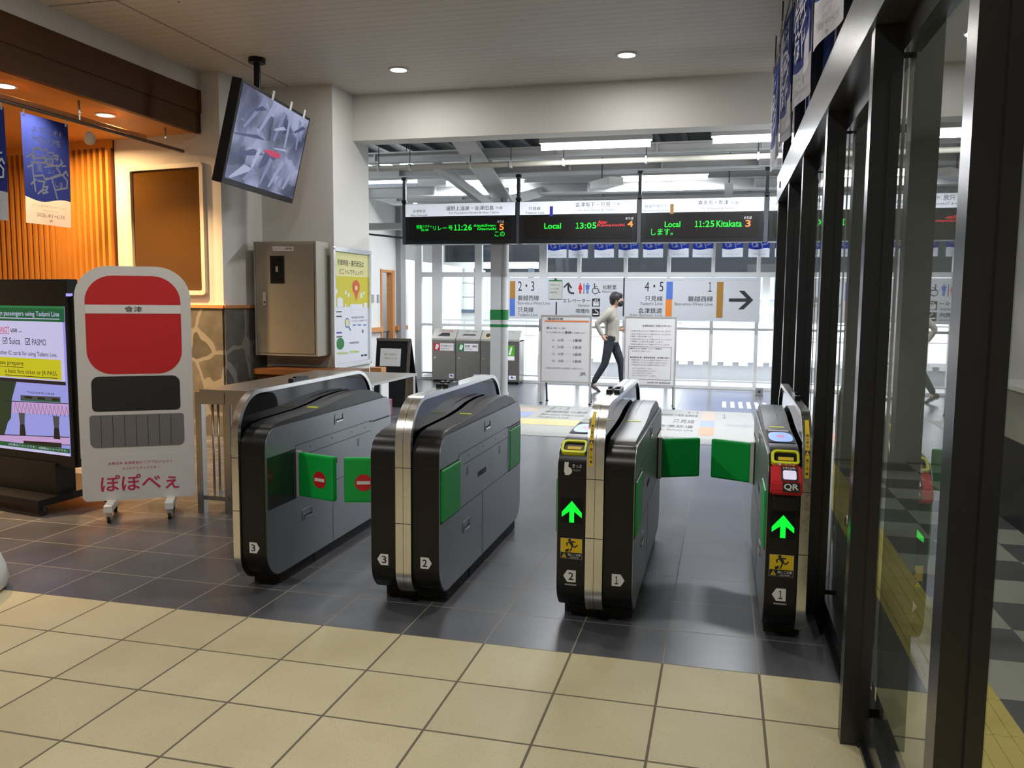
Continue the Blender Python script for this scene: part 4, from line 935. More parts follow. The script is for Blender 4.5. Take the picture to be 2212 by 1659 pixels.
# nine flags beyond the departure boards
for k in range(10):
    c = copy_tree(bp); c.scale = (.67, .67, .66); x = (-3.18, -2.78, -2.31, -1.86, -1.42, -.97, -.54, -.04, .42, .86)[k]
    c.location = (x-.02, 15.40, 2.965); c.rotation_euler = (0, R_((0, .6, -.5, .4, 0, -.3, .5, -.7, .6, 0)[k]), 0)
    c['label'] = 'welcome banner below the departure boards, %s' % ('leftmost beside the column', 'second from the left', 'third from the left', 'fourth from the left', 'fifth from the left', 'fifth from the right end', 'fourth from the right end', 'third from the right end', 'second from the right end', 'at the right end, mostly hidden by the glass wall')[k]
    c['group'] = 'welcome banners on the far windows'

t = empty('banner_wire', (0, 15.39, 2.992), 0, 'thin wire carrying the row of banners before the far windows', 'wire')
b = MB(); b.cyl((-3.3, 0, 0), (2.2, 0, 0), .005, DARKG, seg=8); b.build('wire_run', t)
for x in (-3.3, -1.76, -.2, 1.36):
    b = MB(); b.cyl((x, 0, 0), (x, .07, 0), .006, STEELW, seg=8); b.build('hanger', t)
# ------------------------------------------------------------------ monitor hung from the ceiling
S_ = 1.36; tc = Vector((-3.325*S_, 5.758*S_, 1.55+(2.674-1.55)*S_)); tw, thh = 1.247*S_, 1.247*S_*9/16; ty, tt = -.119, .24
t = empty('ceiling_monitor', (tc.x, tc.y, tc.z), 0, 'large tilted monitor hanging from the ceiling with a grey camera picture', 'monitor')
d1 = Vector((math.sin(ty), math.cos(ty), 0)); nn = Vector((math.cos(ty), -math.sin(ty), 0)); u_ = Z*math.cos(tt)+nn*math.sin(tt); n_ = d1.cross(u_)
MM = Matrix((d1, u_, n_)).transposed().to_4x4()
b = MB(); b.box(-tw/2, tw/2, -thh/2, thh/2, -.10, 0, BLACKM, MM, bev=.006); b.build('casing', t)
b = MB(); b.box(-tw/2+.035, tw/2-.035, -thh/2+.055, thh/2-.03, 0, .003, 'security_picture', MM)
rs = random.Random(7); sw_, sh_ = tw-.07, thh-.085
cl_ = [mat('screen_blue_%d' % k, c_, .4, emit=.8, noise=0) for k, c_ in enumerate(((.30, .33, .52), (.20, .23, .40), (.05, .065, .16), (.40, .43, .62)))]
p = Panel(b, MM @ Vector((-tw/2+.035, -thh/2+.055, .003)), d1, u_, sw_, sh_, (0, 1, 0, 0, 1, 1))
for k, (x, y, x2, y2, w2, c_) in enumerate(((.10, .42, .30, .02, .05, 1), (.30, .40, .42, .02, .06, 0), (.52, .42, .58, .05, .05, 1), (.70, .44, .68, .04, .04, 0), (.88, .40, .84, .05, .05, 1), (.0, .52, .30, .44, .12, 2), (.02, .75, .28, .60, .16, 2), (.30, .80, .34, .56, .05, 3), (.40, .78, .44, .58, .18, 2), (.58, .95, .70, .60, .05, 0), (.66, .95, .78, .62, .04, 1), (.80, .92, .90, .60, .05, 0), (.45, .95, .52, .62, .05, 1), (.05, .98, .20, .80, .14, 3), (.22, .96, .30, .82, .09, 1), (.80, .22, .92, .10, .05, 2), (.5, .30, .62, .22, .06, 3), (.20, .2, .28, .12, .07, 2), (.55, .5, .72, .46, .03, 3))):
    p.poly([(x-.01, y), (x+.015, y+.01), (x2+w2, y2+.02), (x2, y2)], cl_[c_], .0010+.00002*k)
p = Panel(b, MM @ Vector((-.16, -.05, .003)), d1, u_, 1, 1); p.poly([(0, .0), (.20, -.03), (.42, -.02), (.42, .035), (.18, .03)], mat('alert_red', (.85, .04, .16), .4, emit=.5, noise=0), .002); b.build('screen', t)
b = MB()
for x in (-.2, .25, .62): b.box(x, x+.05, thh/2-.035, thh/2+.055, .0, .006, PAPER, MM)
b.build('bracket_clip', t)
b = MB(); b.box(-.3, .3, -.2, .2, -.16, -.10, BLACKM, MM); pb = MM @ Vector((.1, 0, -.17)); b.cyl(pb, (pb.x, pb.y, ZC-tc.z), .034, BLACKM); b.cyl((pb.x, pb.y, ZC-tc.z-.05), (pb.x, pb.y, ZC-tc.z), .085, BLACKM); b.build('ceiling_mount', t)

# ------------------------------------------------------------------ poster frame with amber back on the lit wall
o = onwall(.21, 0); t = empty('poster_case', (o.x, o.y, 1.585), R_(-9), 'empty glazed poster case with amber back board on the warm lit wall', 'display case')
b = MB(); a_ = [Vector((p_[0], 0, p_[1])) for p_ in rrect(-1.12, 0, 0, 1.45, .05, 5)]; i_ = [Vector((p_[0], 0, p_[1])) for p_ in rrect(-1.07, -.05, .05, 1.40, .02, 5)]
b.ring(a_, i_, (0, -.05, 0), mat('case_white', (.62, .57, .50), .4)); b.build('frame', t)
b = MB(); b.box(-1.08, -.04, -.012, 0, .04, 1.41, AMBER); b.build('back_board', t)
b = MB(); b.box(-1.075, -.045, -.034, -.030, .045, 1.405, 'clear_glass'); b.build('glass_door', t)

# ------------------------------------------------------------------ beige cabinet
t = empty('electric_cabinet', (-5.24, 9.0, .90), 0, 'beige steel wall cabinet with a small dark window in its door', 'cabinet')
b = MB(); b.box(0, .785, -.335, 0, 0, 1.30, CAB, bev=.004); b.build('body', t)
b = MB(); b.box(.03, .755, -.345, -.335, .03, 1.27, mat('cabinet_door', (.27, .255, .205), .45), bev=.003); b.box(.024, .030, -.338, -.334, .024, 1.276, INK); b.box(.755, .761, -.338, -.334, .024, 1.276, INK)
p = Panel(b, (0, -.345, 0), X, Z, .785, 1.30, (425, 965, 130, 118, 1125, 1130)); p.rect(597, 778, 170, 207, PAPER); p.text('バリアフリー設備電源', 606, 768, 178, 199, INK, .01, .003); b.build('door', t)
b = MB(); p = Panel(b, (0, -.345, 0), X, Z, .785, 1.30, (425, 965, 130, 118, 1125, 1130)); u0, v0 = p.uv(575, 490); u1, v1 = p.uv(695, 250)
b.box(u0, u1, -.353, -.345, v0, v1, BLACKM); b.box(u0+.02, u1-.02, -.3545, -.353, v0+.03, v1-.03, ACRYL); b.box(u0+.07, u0+.10, -.3555, -.3545, v0+.13, v0+.19, GREYB); b.build('meter_window', t)
b = MB(); u0, v0 = p.uv(508, 688); u1, v1 = p.uv(538, 568); b.box(u0, u1, -.358, -.345, v0, v1, 'chrome', bev=.004); b.box(u0+.012, u1-.012, -.366, -.358, v0+.03, v0+.05, DARKG); b.build('latch_handle', t)

# ------------------------------------------------------------------ framed yellow poster on the pillar
t = empty('framed_poster', (-4.40, 8.92, .74), 0, 'yellow and white poster with a red map pin in a silver frame', 'poster')
pw, ph = 1.06, 1.42
b = MB()
b.box(0, .035, 0, pw, ph-.05, ph, 'aluminium'); b.box(0, .035, 0, pw, 0, .05, 'aluminium'); b.box(0, .034, 0, .05, .05, ph-.05, 'aluminium'); b.box(0, .034, pw-.05, pw, .05, ph-.05, 'aluminium')
for y in (.02, pw-.02):
    for z in (.02, ph-.02): b.ball((.035, y, z), .022, 'chrome', (.4, 1, 1), seg=12)
b.build('frame', t)
b = MB(); b.box(0, .012, .04, pw-.04, .04, ph-.04, mat('poster_paper', (.70, .74, .82), .35, noise=.02))
p = Panel(b, (.012, .05, .05), Y, Z, pw-.10, ph-.10, (125, 525, 130, 175, 1490, 1440))
yl = mat('poster_yellow', (.58, .53, .03), .4); lyl = mat('poster_cream', (.70, .68, .32), .4)
p.poly([(125, 130), (525, 175), (525, 440), (125, 430)], lyl, .001); p.poly([(125, 430), (525, 440), (525, 815), (450, 800), (300, 790), (215, 800), (125, 790)], yl, .001)
p.text('列車時刻・運行状況は', 162, 468, 240, 315, INK, .02); p.text('どこトレでチェック！', 185, 460, 350, 410, INK, .02)
rp = mat('poster_red', (.58, .10, .03), .4)
p.disc(373, 560, .085, rp, .002, 1.3); p.poly([(338, 585), (408, 585), (376, 730)], rp, .002); p.disc(375, 570, .03, lyl, .003, 1.2)
for x, y, r in ((147, 610, .03), (250, 625, .025), (285, 655, .025), (437, 660, .035), (470, 632, .022), (247, 780, .022)): p.disc(x, y, r, MATS['poster_paper'], .002); 
p.poly([(155, 800), (155, 700), (185, 678), (218, 700), (218, 800)], MATS['poster_paper'], .002); p.rect(300, 450, 765, 830, MATS['poster_paper'], .002); p.rect(468, 510, 750, 820, MATS['poster_paper'], .002)
for y in (850, 905, 1150): p.rect(132, 204, y, y+12, INK)
p.rect(132, 204, 1098, 1115, NAVYL); p.disc(265, 990, .06, BLUEL, .002, 1.1); p.disc(265, 990, .048, lyl, .003, 1.1); p.line([(285, 1040), (303, 1080)], .02, BLUEL)
p.text('列車の位置や遅れ時間を', 315, 470, 912, 938, GINK); p.text('リアルタイムに確認できる', 315, 505, 955, 976, GINK)
for x in (330, 392, 458): p.rect(x, x+38, 1010, 1025, BLUEL)
p.rect(440, 460, 1075, 1115, GINK); p.disc(184, 1240, .07, LGREEN, .002, 1.5); p.text('列車運行情報', 285, 400, 1220, 1246, GINK)
p.rect(145, 270, 1345, 1368, mat('poster_lime', (.42, .56, .18), .4)); p.rect(288, 402, 1330, 1355, MATS['poster_lime']); p.rect(428, 455, 1380, 1402, INK); p.rect(466, 500, 1376, 1398, INK)
b.build('print', t)

# ------------------------------------------------------------------ signage kiosk
t = empty('signage_kiosk', (-4.62, 4.95, 0), -.19, 'black floor-standing screen with a fare notice at the left picture edge', 'digital sign')
b = MB(); b.box(-1.25, .195, 0, .09, .34, 1.675, BLACKM, bev=.006); b.box(.195, .235, .02, .08, .36, 1.56, BLACKM); b.box(.19, .215, -.003, .03, 1.555, 1.575, mat('led_violet', (.4, .35, 1.), .4, emit=1., noise=0)); b.build('casing', t)
b = MB(); sl, sr, s0, s1 = -1.20, .166, .425, 1.485
K = lambda n_, c_, e_=.8: mat(n_, c_, .3, emit=e_, noise=0)
kw, kg, ky, ki, kr, kl, kd = K('screen_white', (.62, .60, .90)), K('screen_green', (.004, .11, .035)), K('screen_yellow', (.62, .58, .01)), mat('screen_ink', (.012, .01, .03), .3, noise=0), K('screen_red', (.62, .01, .08)), K('screen_lilac', (.34, .36, .86)), K('screen_moss', (.012, .05, .02), .5)
b.box(sl, sr, -.003, 0, s0, s1, kl)
p = Panel(b, (0, -.003, 0), X, Z, 1, 1)
p.rect(sl, sr, 1.375, s1, kg, .0005); p.rect(sl, sr, 1.468, s1, K('screen_mint', (.02, .20, .06)), .001)
p.text('Foreign passengers using Tadami Line', -.645, .115, 1.402, 1.447, kw, .004, .002); p.rect(-.645, .115, 1.392, 1.398, kw, .002)
p.rect(sl, .145, .955, 1.375, kw, .0005); p.rect(.145, sr, .93, 1.37, kl, .0003); p.poly([(sl, .93), (.15, .93), (.15, .955), (sl, .955)], ki, .0004)
p.text('You CANNOT', -.68, -.43, 1.290, 1.330, kr, .004, .002); p.rect(-.58, -.43, 1.28, 1.284, kr, .002); p.text('use ...', -.41, -.29, 1.293, 1.32, ki, .012, .004)
for x in (-.505, -.255): p.line([(x, 1.208), (x+.045, 1.208), (x+.045, 1.25), (x, 1.25), (x, 1.208)], .005, ki); p.line([(x+.01, 1.23), (x+.02, 1.217), (x+.04, 1.245)], .006, ki)
p.text('Suica', -.435, -.315, 1.205, 1.252, ki, .004, .002); p.text('PASMO', -.185, -.035, 1.205, 1.25, ki, .004, .002)
p.text('and other IC cards for using Tadami Line.', -.63, .075, 1.118, 1.158, ki, .004, .002)
p.rect(sl, .108, .965, 1.108, ky, .001); p.text('Please prepare', -.626, -.29, 1.045, 1.085, ki, .004, .002); p.rect(-.626, -.29, 1.037, 1.041, ki, .002); p.text('a basic fare ticket or JR PASS.', -.50, .07, .985, 1.025, ki, .004, .002); p.rect(-.50, .07, .974, .979, ki, .002)
p.poly([(sl, .50), (-.56, .50), (-.50, .62), (-.46, .66), (-.44, .80), (-.38, .93), (sl, .93)], kd, .001)
# bridge and train drawing
gm = K('screen_grey', (.10, .11, .13), .5); pk = K('screen_pink', (.60, .38, .72)); dk_ = mat('screen_dark', (.01, .02, .02), .4, noise=0)
p.poly([(-.44, .78), (sr, .80), (sr, .72), (-.44, .70)], pk, .0012); p.line([(-.52, .782), (sr, .802)], .006, dk_)
for k in range(14): x = -.42+k*.042; p.line([(x, .705), (x+.021, .78)], .003, gm); p.line([(x+.021, .78), (x+.042, .705)], .003, gm)
for x in (-.34, .03): p.poly([(x-.03, .705), (x+.04, .705), (x+.03, .62), (x-.02, .62)], gm, .002); p.poly([(x-.02, .62), (x+.03, .62), (x+.04, .54), (x-.03, .54)], dk_, .002)
p.poly([(-.34, .80), (.09, .81), (.09, .845), (-.34, .835)], gm, .002); p.poly([(-.34, .795), (.09, .805), (.09, .815), (-.34, .805)], kg, .003)
for x in (-.29, -.15, .0): p.rect(x, x+.08, .815, .832, dk_, .004)
p.text('TADAMI LINE', -.27, .03, .855, .868, ki, .01, .002)
p.poly([(-.60, .52), (sr, .56), (sr, .505), (-.60, .46)], pk, .0013); p.line([(-.60, .525), (sr, .562)], .006, dk_); p.line([(-.60, .462), (sr, .507)], .005, dk_); p.poly([(-.33, .47), (.08, .48), (.08, .515), (-.33, .50)], dk_, .002)
p.rect(sl, sr, .445, .478, kg, .002); p.text('※写真はイメージです。 ※画像はイメージです。', -.50, .14, .453, .470, kw, .01, .003); p.rect(sl, sr, s0, .445, kw, .0014)
b.build('screen', t)
b = MB(); b.box(-1.0, .02, -.02, .14, .10, .36, BLACKM); b.build('stand_column', t)
b = MB(); b.prism([Vector((-1.3, -.16, .07)), Vector((.02, -.16, .07)), Vector((.10, .05, .10)), Vector((.10, .45, .12)), Vector((-1.3, .45, .12))], (0, 0, .05), BLACKM); b.build('base_plate', t)
for x, y in ((-.02, -.10), (.05, .38), (-1.2, -.10)):
    b = MB(); b.cyl((x-.012, y, .03), (x+.012, y, .03), .03, RUBBER, seg=18); b.box(x-.018, x+.018, y-.012, y+.012, .03, .08, DARKG); b.build('caster', t)
t = empty('power_cord', (-4.42, 5.2, 0), 0, 'thin black cord hanging behind the signage kiosk', 'cord')
b = MB(); b.tube([Vector((.02*math.sin(k*1.3)+.02, .25+.02*k, 1.2-.1*k)) for k in range(13)], .005, RUBBER, 6); b.build('cable', t)

# ------------------------------------------------------------------ white standee (plain colour panel in place of the figure)
t = empty('standee', (-3.986, 5.008, 0), math.atan2(.527, .85), 'tall white standee board with red lettering on its foot panel', 'standee')
b = MB(); o1 = [Vector((a, -.009, c)) for a, c in rrect(-.352, .382, .130, .453, .035, 6)]; b.prism(o1, (0, .018, 0), mat('board_white', (.66, .66, .66), .35, noise=.02))
p = Panel(b, (0, -.009, 0), X, Z, 1, 1)
p.text('JR東日本 会津若松エリアプロジェクト', -.185, .235, .380, .404, RED, .004); p.text('オリジナルキャラクター', -.095, .150, .345, .364, RED, .004)
p.text('ぽぽべぇ', -.235, .275, .195, .310, mat('lettering_crimson', (.52, .022, .085), .4), .035); b.build('foot_panel', t)
b = MB(); pts = rrect(-.355, .385, .40, 1.765, (.05, .05, .22, .22), 8); b.prism([Vector((a, -.008, c)) for a, c in pts], (0, .016, 0), MATS['board_white'])
p = Panel(b, (0, -.008, 0), X, Z, 1, 1)
p.poly(rrect(-.29, .32, 1.02, 1.70, (.16, .16, .18, .18), 8), RED, .001); p.poly(rrect(-.27, .30, .76, 1.005, (.03, .03, .05, .05), 5), INK, .001); p.poly(rrect(-.29, .32, .505, .735, (.04, .04, .02, .02), 5), mat('board_grey', (.17, .17, .175), .45), .001)
for k in range(7): p.rect(-.22+k*.075, -.217+k*.075, .51, .73, INK, .002)
p.rect(-.29, .32, 1.44, 1.50, PAPER, .002); p.text('會津', -.04, .07, 1.45, 1.49, INK, .01, .003)
b.build('upper_panel', t)
for x in (-.175, .215):
    b = MB(); b.box(x-.028, x+.028, -.16, .22, .075, .125, WHITE, bev=.005); b.build('foot_bar', t)
    b = MB(); b.cyl((x-.01, -.12, .025), (x+.01, -.12, .025), .025, RUBBER, seg=16); b.box(x-.016, x+.016, -.135, -.10, .03, .078, 'chrome'); b.cyl((x-.01, .19, .025), (x+.01, .19, .025), .025, RUBBER, seg=16); b.box(x-.016, x+.016, .175, .205, .03, .078, 'chrome'); b.build('caster', t)

# ------------------------------------------------------------------ black easel board
t = empty('easel_board', (-4.40, 11.3, 0), 0, 'black folding easel board with a white paper by the pillar', 'easel')
b = MB(); b.prism([Vector((-.53, 0, 0)), Vector((0, 0, 0)), Vector((0, .16, .99)), Vector((-.53, .16, .99))], (0, .02, 0), BLACKM)
b.prism([Vector((-.04, -.012, 0)), Vector((0, -.012, 0)), Vector((0, .15, .99)), Vector((-.04, .15, .99))], (0, .02, 0), mat('easel_wood', (.10, .085, .065), .5)); b.prism([Vector((-.53, .137, .95)), Vector((0, .137, .95)), Vector((0, .147, .99)), Vector((-.53, .147, .99))], (0, .02, 0), MATS['easel_wood']); b.build('board', t)
b = MB(); b.prism([Vector((-.50, .50, 0)), Vector((0, .50, 0)), Vector((0, .17, .97)), Vector((-.5, .17, .97))], (0, .02, 0), BLACKM); b.build('rear_frame', t)
t2 = empty('paper_sheet', (-4.40, 11.3, 0), 0, 'white paper with yellow green lines taped on the easel', 'paper')
b = MB(); V_ = Vector((0, .16, .99)).normalized(); p = Panel(b, Vector((-.46, .093, .585)), X, V_, .32, .26, (0, 1, 0, 0, 1, 1)); b.prism([p.P(0, 0, .002), p.P(.32, 0, .002), p.P(.32, .26, .002), p.P(0, .26, .002)], p.N*.002, PAPER)
p.text('駅からのお知らせ', .2, .8, .28, .40, mat('lime_ink', (.35, .33, .02), .6), .01, .005); p.text('ご自由にどうぞ', .15, .85, .50, .60, MATS['lime_ink'], .01, .005); b.build('sheet', t2)
t = empty('leaflet_stand', (-4.68, 10.5, 0), 0, 'small white leaflet stand with a brown box behind the pillar', 'stand')
b = MB(); b.box(-.15, .22, 0, .3, .46, .49, WHITE); b.build('shelf', t); b = MB(); b.box(-.05, .20, .05, .22, .49, .63, 'rail_wood'); b.build('box', t)
for x in (-.13, .2):
    b = MB(); b.box(x-.012, x+.012, .02, .28, 0, .46, WHITE); b.build('leg', t)

# ------------------------------------------------------------------ waste bins
def bin_(x0, x1, label, kind):
    w = x1-x0; t = empty('waste_bin', (x0, 15.02, 0), 0, label, 'waste bin', 'steel waste bins under the window')
    b = MB(); b.box(0, w-.012, 0, .36, .05, .82, 'bin_steel'); b.build('body', t)
    b = MB(); b.prism([Vector((0, -.012, .80)), Vector((0, -.012, .835)), Vector((0, .17, 1.0)), Vector((0, .36, 1.0)), Vector((0, .36, .80))], (w-.012, 0, 0), mat('bin_top', (.50, .49, .46), .35, metal=.5)); b.build('lid', t)
    b = MB(); b.box(.02, w-.03, .02, .34, 0, .05, BLACKM); b.build('base', t)
    b = MB(); V_ = Vector((0, .182, .165)).normalized(); p = Panel(b, (0, -.012, .835), X, V_, w, .2457)
    if kind == 'bottle':
        for x, m_ in ((.60*w, LGREEN), (.17*w, YEL)):
            p.poly([((x+.055*math.cos(a))/w, .42+.26*math.sin(a)) for a in [2*math.pi*k/24 for k in range(24)]], m_, .001); p.poly([((x+.045*math.cos(a))/w, .42+.21*math.sin(a)) for a in [2*math.pi*k/24 for k in range(24)]], INK, .002)
    elif kind == 'other': p.poly([(.20, .25), (.72, .25), (.68, .62), (.36, .62)], INK, .001)
    else: p.poly([(.20, .36), (.76, .36), (.76, .50), (.28, .50)], INK, .001)
    p.text('ゴミ箱' if kind == 'other' else '新聞・雑誌' if kind == 'paper' else 'ペットボトル', .3, .8, .74, .88, RED if kind == 'other' else GINK); b.build('opening', t)
    def pn(): q_ = MB(); return q_, Panel(q_, (0, 0, .05), X, Z, w, .77)
    if kind == 'bottle':
        for x0_, m_ in ((.66, mat('bin_green', (.08, .36, .02), .5)), (.40, YEL)):
            b, p = pn(); p.rect(x0_, x0_+.20, .62, .88, m_); p.rect(x0_, x0_+.20, .52, .62, PAPER)
            p.poly([(x0_+.05, .66), (x0_+.10, .64), (x0_+.145, .80), (x0_+.14, .84), (x0_+.11, .85), (x0_+.095, .80)], PAPER, .003); b.build('sticker', t)
    else:
        b, p = pn(); m_ = RED if kind == 'other' else LGREEN
        p.rect(.08, .33, .72, .90, m_); p.rect(.33, .90, .72, .90, PAPER); p.poly([(.13, .76), (.22, .74), (.29, .82), (.27, .87), (.18, .88), (.15, .82)], PAPER, .003)
        p.text('その他のゴミ' if kind == 'other' else '新聞・雑誌', .37, .86, .81, .87, INK, .01, .003); p.text('Other trash' if kind == 'other' else 'Newspaper', .37, .70, .75, .79, GINK, 0, .003); b.build('sticker', t)
    b, p = pn(); p.rect(.72, .90, .05, .15, PAPER); p.disc(.80, .11, .02, NAVYL, .003); p.text('JR', .82, .88, .07, .11, INK, 0, .003); b.build('round_mark', t)
    b = MB(); b.cyl((.06, -.008, .47), (.06, .0, .47), .016, 'chrome', seg=14); b.build('lock', t)
bin_(-5.34, -4.86, 'steel bin with a red sticker for other trash, leftmost bin', 'other')
bin_(-4.86, -4.38, 'steel bin with a dark green newspaper sticker and flat slot', 'paper')
bin_(-4.38, -3.62, 'wide steel bin with round holes and a bright green bottle sticker', 'bottle')
t = empty('yellow_caution_sign', (-5.72, 14.7, 0), 0, 'small yellow sign standing left of the waste bins', 'sign')
b = MB(); b.box(-.09, .09, -.01, .01, .55, .80, YEL, bev=.02); p = Panel(b, (-.09, -.01, .55), X, Z, .18, .25); p.text('注意', .2, .8, .4, .7, INK, .02); p.rect(.2, .8, .12, .22, RED); b.build('plate', t); b = MB(); b.box(-.01, .01, -.01, .01, 0, .55, DARKG); b.box(-.08, .08, -.06, .06, 0, .02, DARKG); b.build('stand', t)

# ------------------------------------------------------------------ notice stands
def stand(x, y, label, fill, w=.75):
    t = empty('notice_stand', (x, y, 0), 0, label, 'notice stand', 'white notice stands')
    b = MB(); b.box(0, w, 0, .02, .33, 1.33, mat('stand_white', (.56, .56, .57), .3, noise=.02)); b.box(-.012, w+.012, -.008, .024, 1.32, 1.345, 'aluminium'); b.box(-.012, w+.012, -.008, .024, .32, .345, 'aluminium'); b.box(-.014, .008, -.0075, .0235, .346, 1.319, 'aluminium'); b.box(w-.008, w+.014, -.0075, .0235, .346, 1.319, 'aluminium')
    p = Panel(b, (0, 0, .33), X, Z, w, 1.0, (0, 1, 0, 0, 1, 1)); fill(p); b.build('board', t)
    for px, py in ((.0, .0), (w, .0), (.03, .32), (w-.03, .32)):
        b = MB()
        if py == 0: b.box(px-.013, px+.013, -.005, .02, .015, .319, 'aluminium')
        else: b.bar((px, .32, 0), (px, .03, 1.3), .024, .024, DARKG)
        b.box(px-.018, px+.018, py-.018, py+.018, 0, .015, RUBBER); b.build('leg', t)
    return t
def f1(p):
    p.text('磐越西線', .12, .44, .025, .06, INK, .015); p.rect(.06, .96, .065, .092, mat('stand_orange', (.55, .18, .08), .5))
    p.text('郡山', .10, .21, .165, .20, INK, .02); p.text('方面へのご案内', .23, .50, .17, .20, GINK); p.text('以下の列車以外は', .10, .43, .235, .262, GINK); p.text('1番線', .45, .61, .225, .265, INK, .02); p.text('から発車します。', .62, .90, .235, .262, GINK)
    for k, (a, c) in enumerate((('6：36発', '2番線'), ('9：30発', '2番線'), ('15：30発', '3番線'), ('18：18発', '2番線'))):
        y = .34+.105*k; p.text(a, .22, .46, y, y+.045, GINK, .005); p.text('…', .52, .60, y+.018, y+.026, GINK); p.text(c, .64, .82, y, y+.045, INK if k == 0 else GINK, .01)
    p.text('※運転日は時刻表または駅係員にご確認ください。', .10, .88, .775, .80, GINK); p.text('JR', .79, .93, .84, .90, GINK, .03)
def f2(p):
    p.text('会津若松駅をご利用のお客さまへ', .34, .92, .11, .14, INK, .015)
    for y, a in ((.19, .90), (.235, .90), (.27, .55), (.31, .92), (.345, .75), (.385, .88)): p.text('ご利用のお客さまにはご不便をおかけいたしますが' if a > .8 else 'ご理解とご協力をお願いします', .10, a, y, y+.022, GINK)
    p.line([(.08, .43), (.92, .43), (.92, .91), (.08, .91), (.08, .43)], .006, GINK)
    p.text('●改札口のご利用について（変更点）', .11, .74, .445, .468, INK, .01); p.text('有人改札をご利用ください', .14, .52, .485, .505, GINK)
    p.text('●自動改札機・乗車駅証明書・券売機の操作', .11, .88, .575, .60, INK, .01)
    for k in range(3): p.text('ご不明な点がございましたら係員までお声がけください。', .13, .88-.03*k, .615+.035*k, .638+.035*k, GINK)
    for k in range(4): p.text('窓口営業時間のご案内', .16, .55+.08*(k % 2), .74+.035*k, .758+.035*k, GREYB)
    p.text('2025年 3月 会津若松駅', .46, .92, .94, .965, INK, .01)
stand(-2.66, 12.42, 'white notice stand with an orange stripe and departure times', f1)
stand(-1.385, 12.32, 'white notice stand with a boxed text, right of the walking person', f2, .73)

# ------------------------------------------------------------------ printed floor guides
def mat_(x0, x1, y0, y1, label, fn):
    t = empty('floor_guide', (x0, y0, 0), 0, label, 'floor sign', 'printed guides on the floor')
    b = MB(); b.box(0, x1-x0, 0, y1-y0, 0, .003, mat('floor_sheet', (.34, .345, .325), .6, noise=.05)); p = Panel(b, (0, 0, .003), X, Y, x1-x0, y1-y0, (0, 1, 0, 0, 1, 1)); fn(p); b.build('sheet', t)
TANL = mat('faded_tan', (.42, .34, .26), .5); BLL = mat('faded_blue', (.25, .30, .50), .5); ORL = mat('faded_orange', (.55, .26, .15), .5); YLL = mat('faded_yellow', (.55, .47, .20), .5)
def m1(p):
    p.poly([(.0, .08), (.32, .08), (.32, .28), (.0, .28)], TANL); p.poly([(.0, .28), (.32, .28), (.32, .48), (.0, .48)], BLL)
    p.text('2・3', .42, .62, .06, .16, GINK); p.text('磐越西線 只見線', .42, .86, .20, .28, GINK); p.text('Ban-etsu-West Line', .42, .86, .32, .38, GINK); p.text('Tadami Line', .42, .74, .42, .47, GINK)
    p.rect(0, 1, .52, .70, YLL); p.text('のりかえ', .1, .38, .55, .67, TANL); p.text('エレベーター', .5, .9, .55, .67, TANL)
    p.arc(.35, .84, .12, 100, 340, .02, GINK); p.line([(.30, .76), (.34, .84), (.44, .84), (.48, .92)], .02, GINK)
def m2(p):
    p.rect(.46, .60, .03, .34, TANL); p.rect(.46, .60, .34, .55, BLL); p.rect(.46, .60, .55, .78, ORL)
    p.text('4・5', .30, .42, .04, .12, GINK); p.text('磐越西線 只見線 会津鉄道', .02, .42, .16, .24, GINK); p.text('只見線', .18, .40, .34, .46, GINK); p.text('会津鉄道', .05, .40, .52, .60, GINK); p.text('Aizu Railway Line', .05, .40, .64, .70, GINK); p.text('Tadami Line', .1, .36, .84, .9, GINK)
    p.poly([(.72, .42), (.90, .42), (.86, .34), (.99, .45), (.86, .56), (.90, .48), (.72, .48)], GREYB); p.rect(.36, .60, .88, .98, GREYB); p.text('1', .68, .72, .1, .24, GINK)
mat_(-2.95, -1.60, 9.36, 12.15, 'printed white floor guide with a yellow stripe, left one', m1)
mat_(-.82, .44, 9.3, 12.2, 'printed white floor guide with blue and orange squares, right one', m2)
t = empty('floor_box', (.63, 14.6, 0), 0, 'small grey box on the floor beside the dark glass wall end', 'box')
b = MB(); b.box(-.06, .06, -.06, .06, 0, .13, mat('box_grey', (.16, .16, .17), .5), bev=.01); b.box(-.02, .02, -.066, -.06, .05, .09, INK); b.build('casing', t)
t = empty('drain_grille', (.35, 13.1, 0), 0, 'row of pale floor grille slots near the dark glass wall end', 'grille')
b = MB()
for k in range(6): b.box(-.32+.12*k, -.26+.12*k, -.4, .4, 0, .004, STEELW)
b.build('slots', t)
t = empty('stand_base', (-3.86, 3.42, 0), 0, 'rounded white base on the tan floor cut off by the left picture edge', 'stand')
b = MB(); prof = [(.0, .20), (.015, .235), (.06, .245), (.12, .235), (.20, .205), (.27, .165), (.32, .11), (.34, .04)]; n = 32
vs_ = [(r*math.cos(2*math.pi*k/n), r*math.sin(2*math.pi*k/n), z) for z, r in prof for k in range(n)]
b.faces(vs_, [(i*n+k, i*n+(k+1) % n, (i+1)*n+(k+1) % n, (i+1)*n+k) for i in range(len(prof)-1) for k in range(n)]+[tuple(range((len(prof)-1)*n, len(prof)*n)), tuple(range(n))[::-1]], WHITE, True)
b.build('dome', t); b = MB(); b.cyl((0, 0, .33), (0, 0, .42), .03, 'aluminium'); b.build('socket', t)
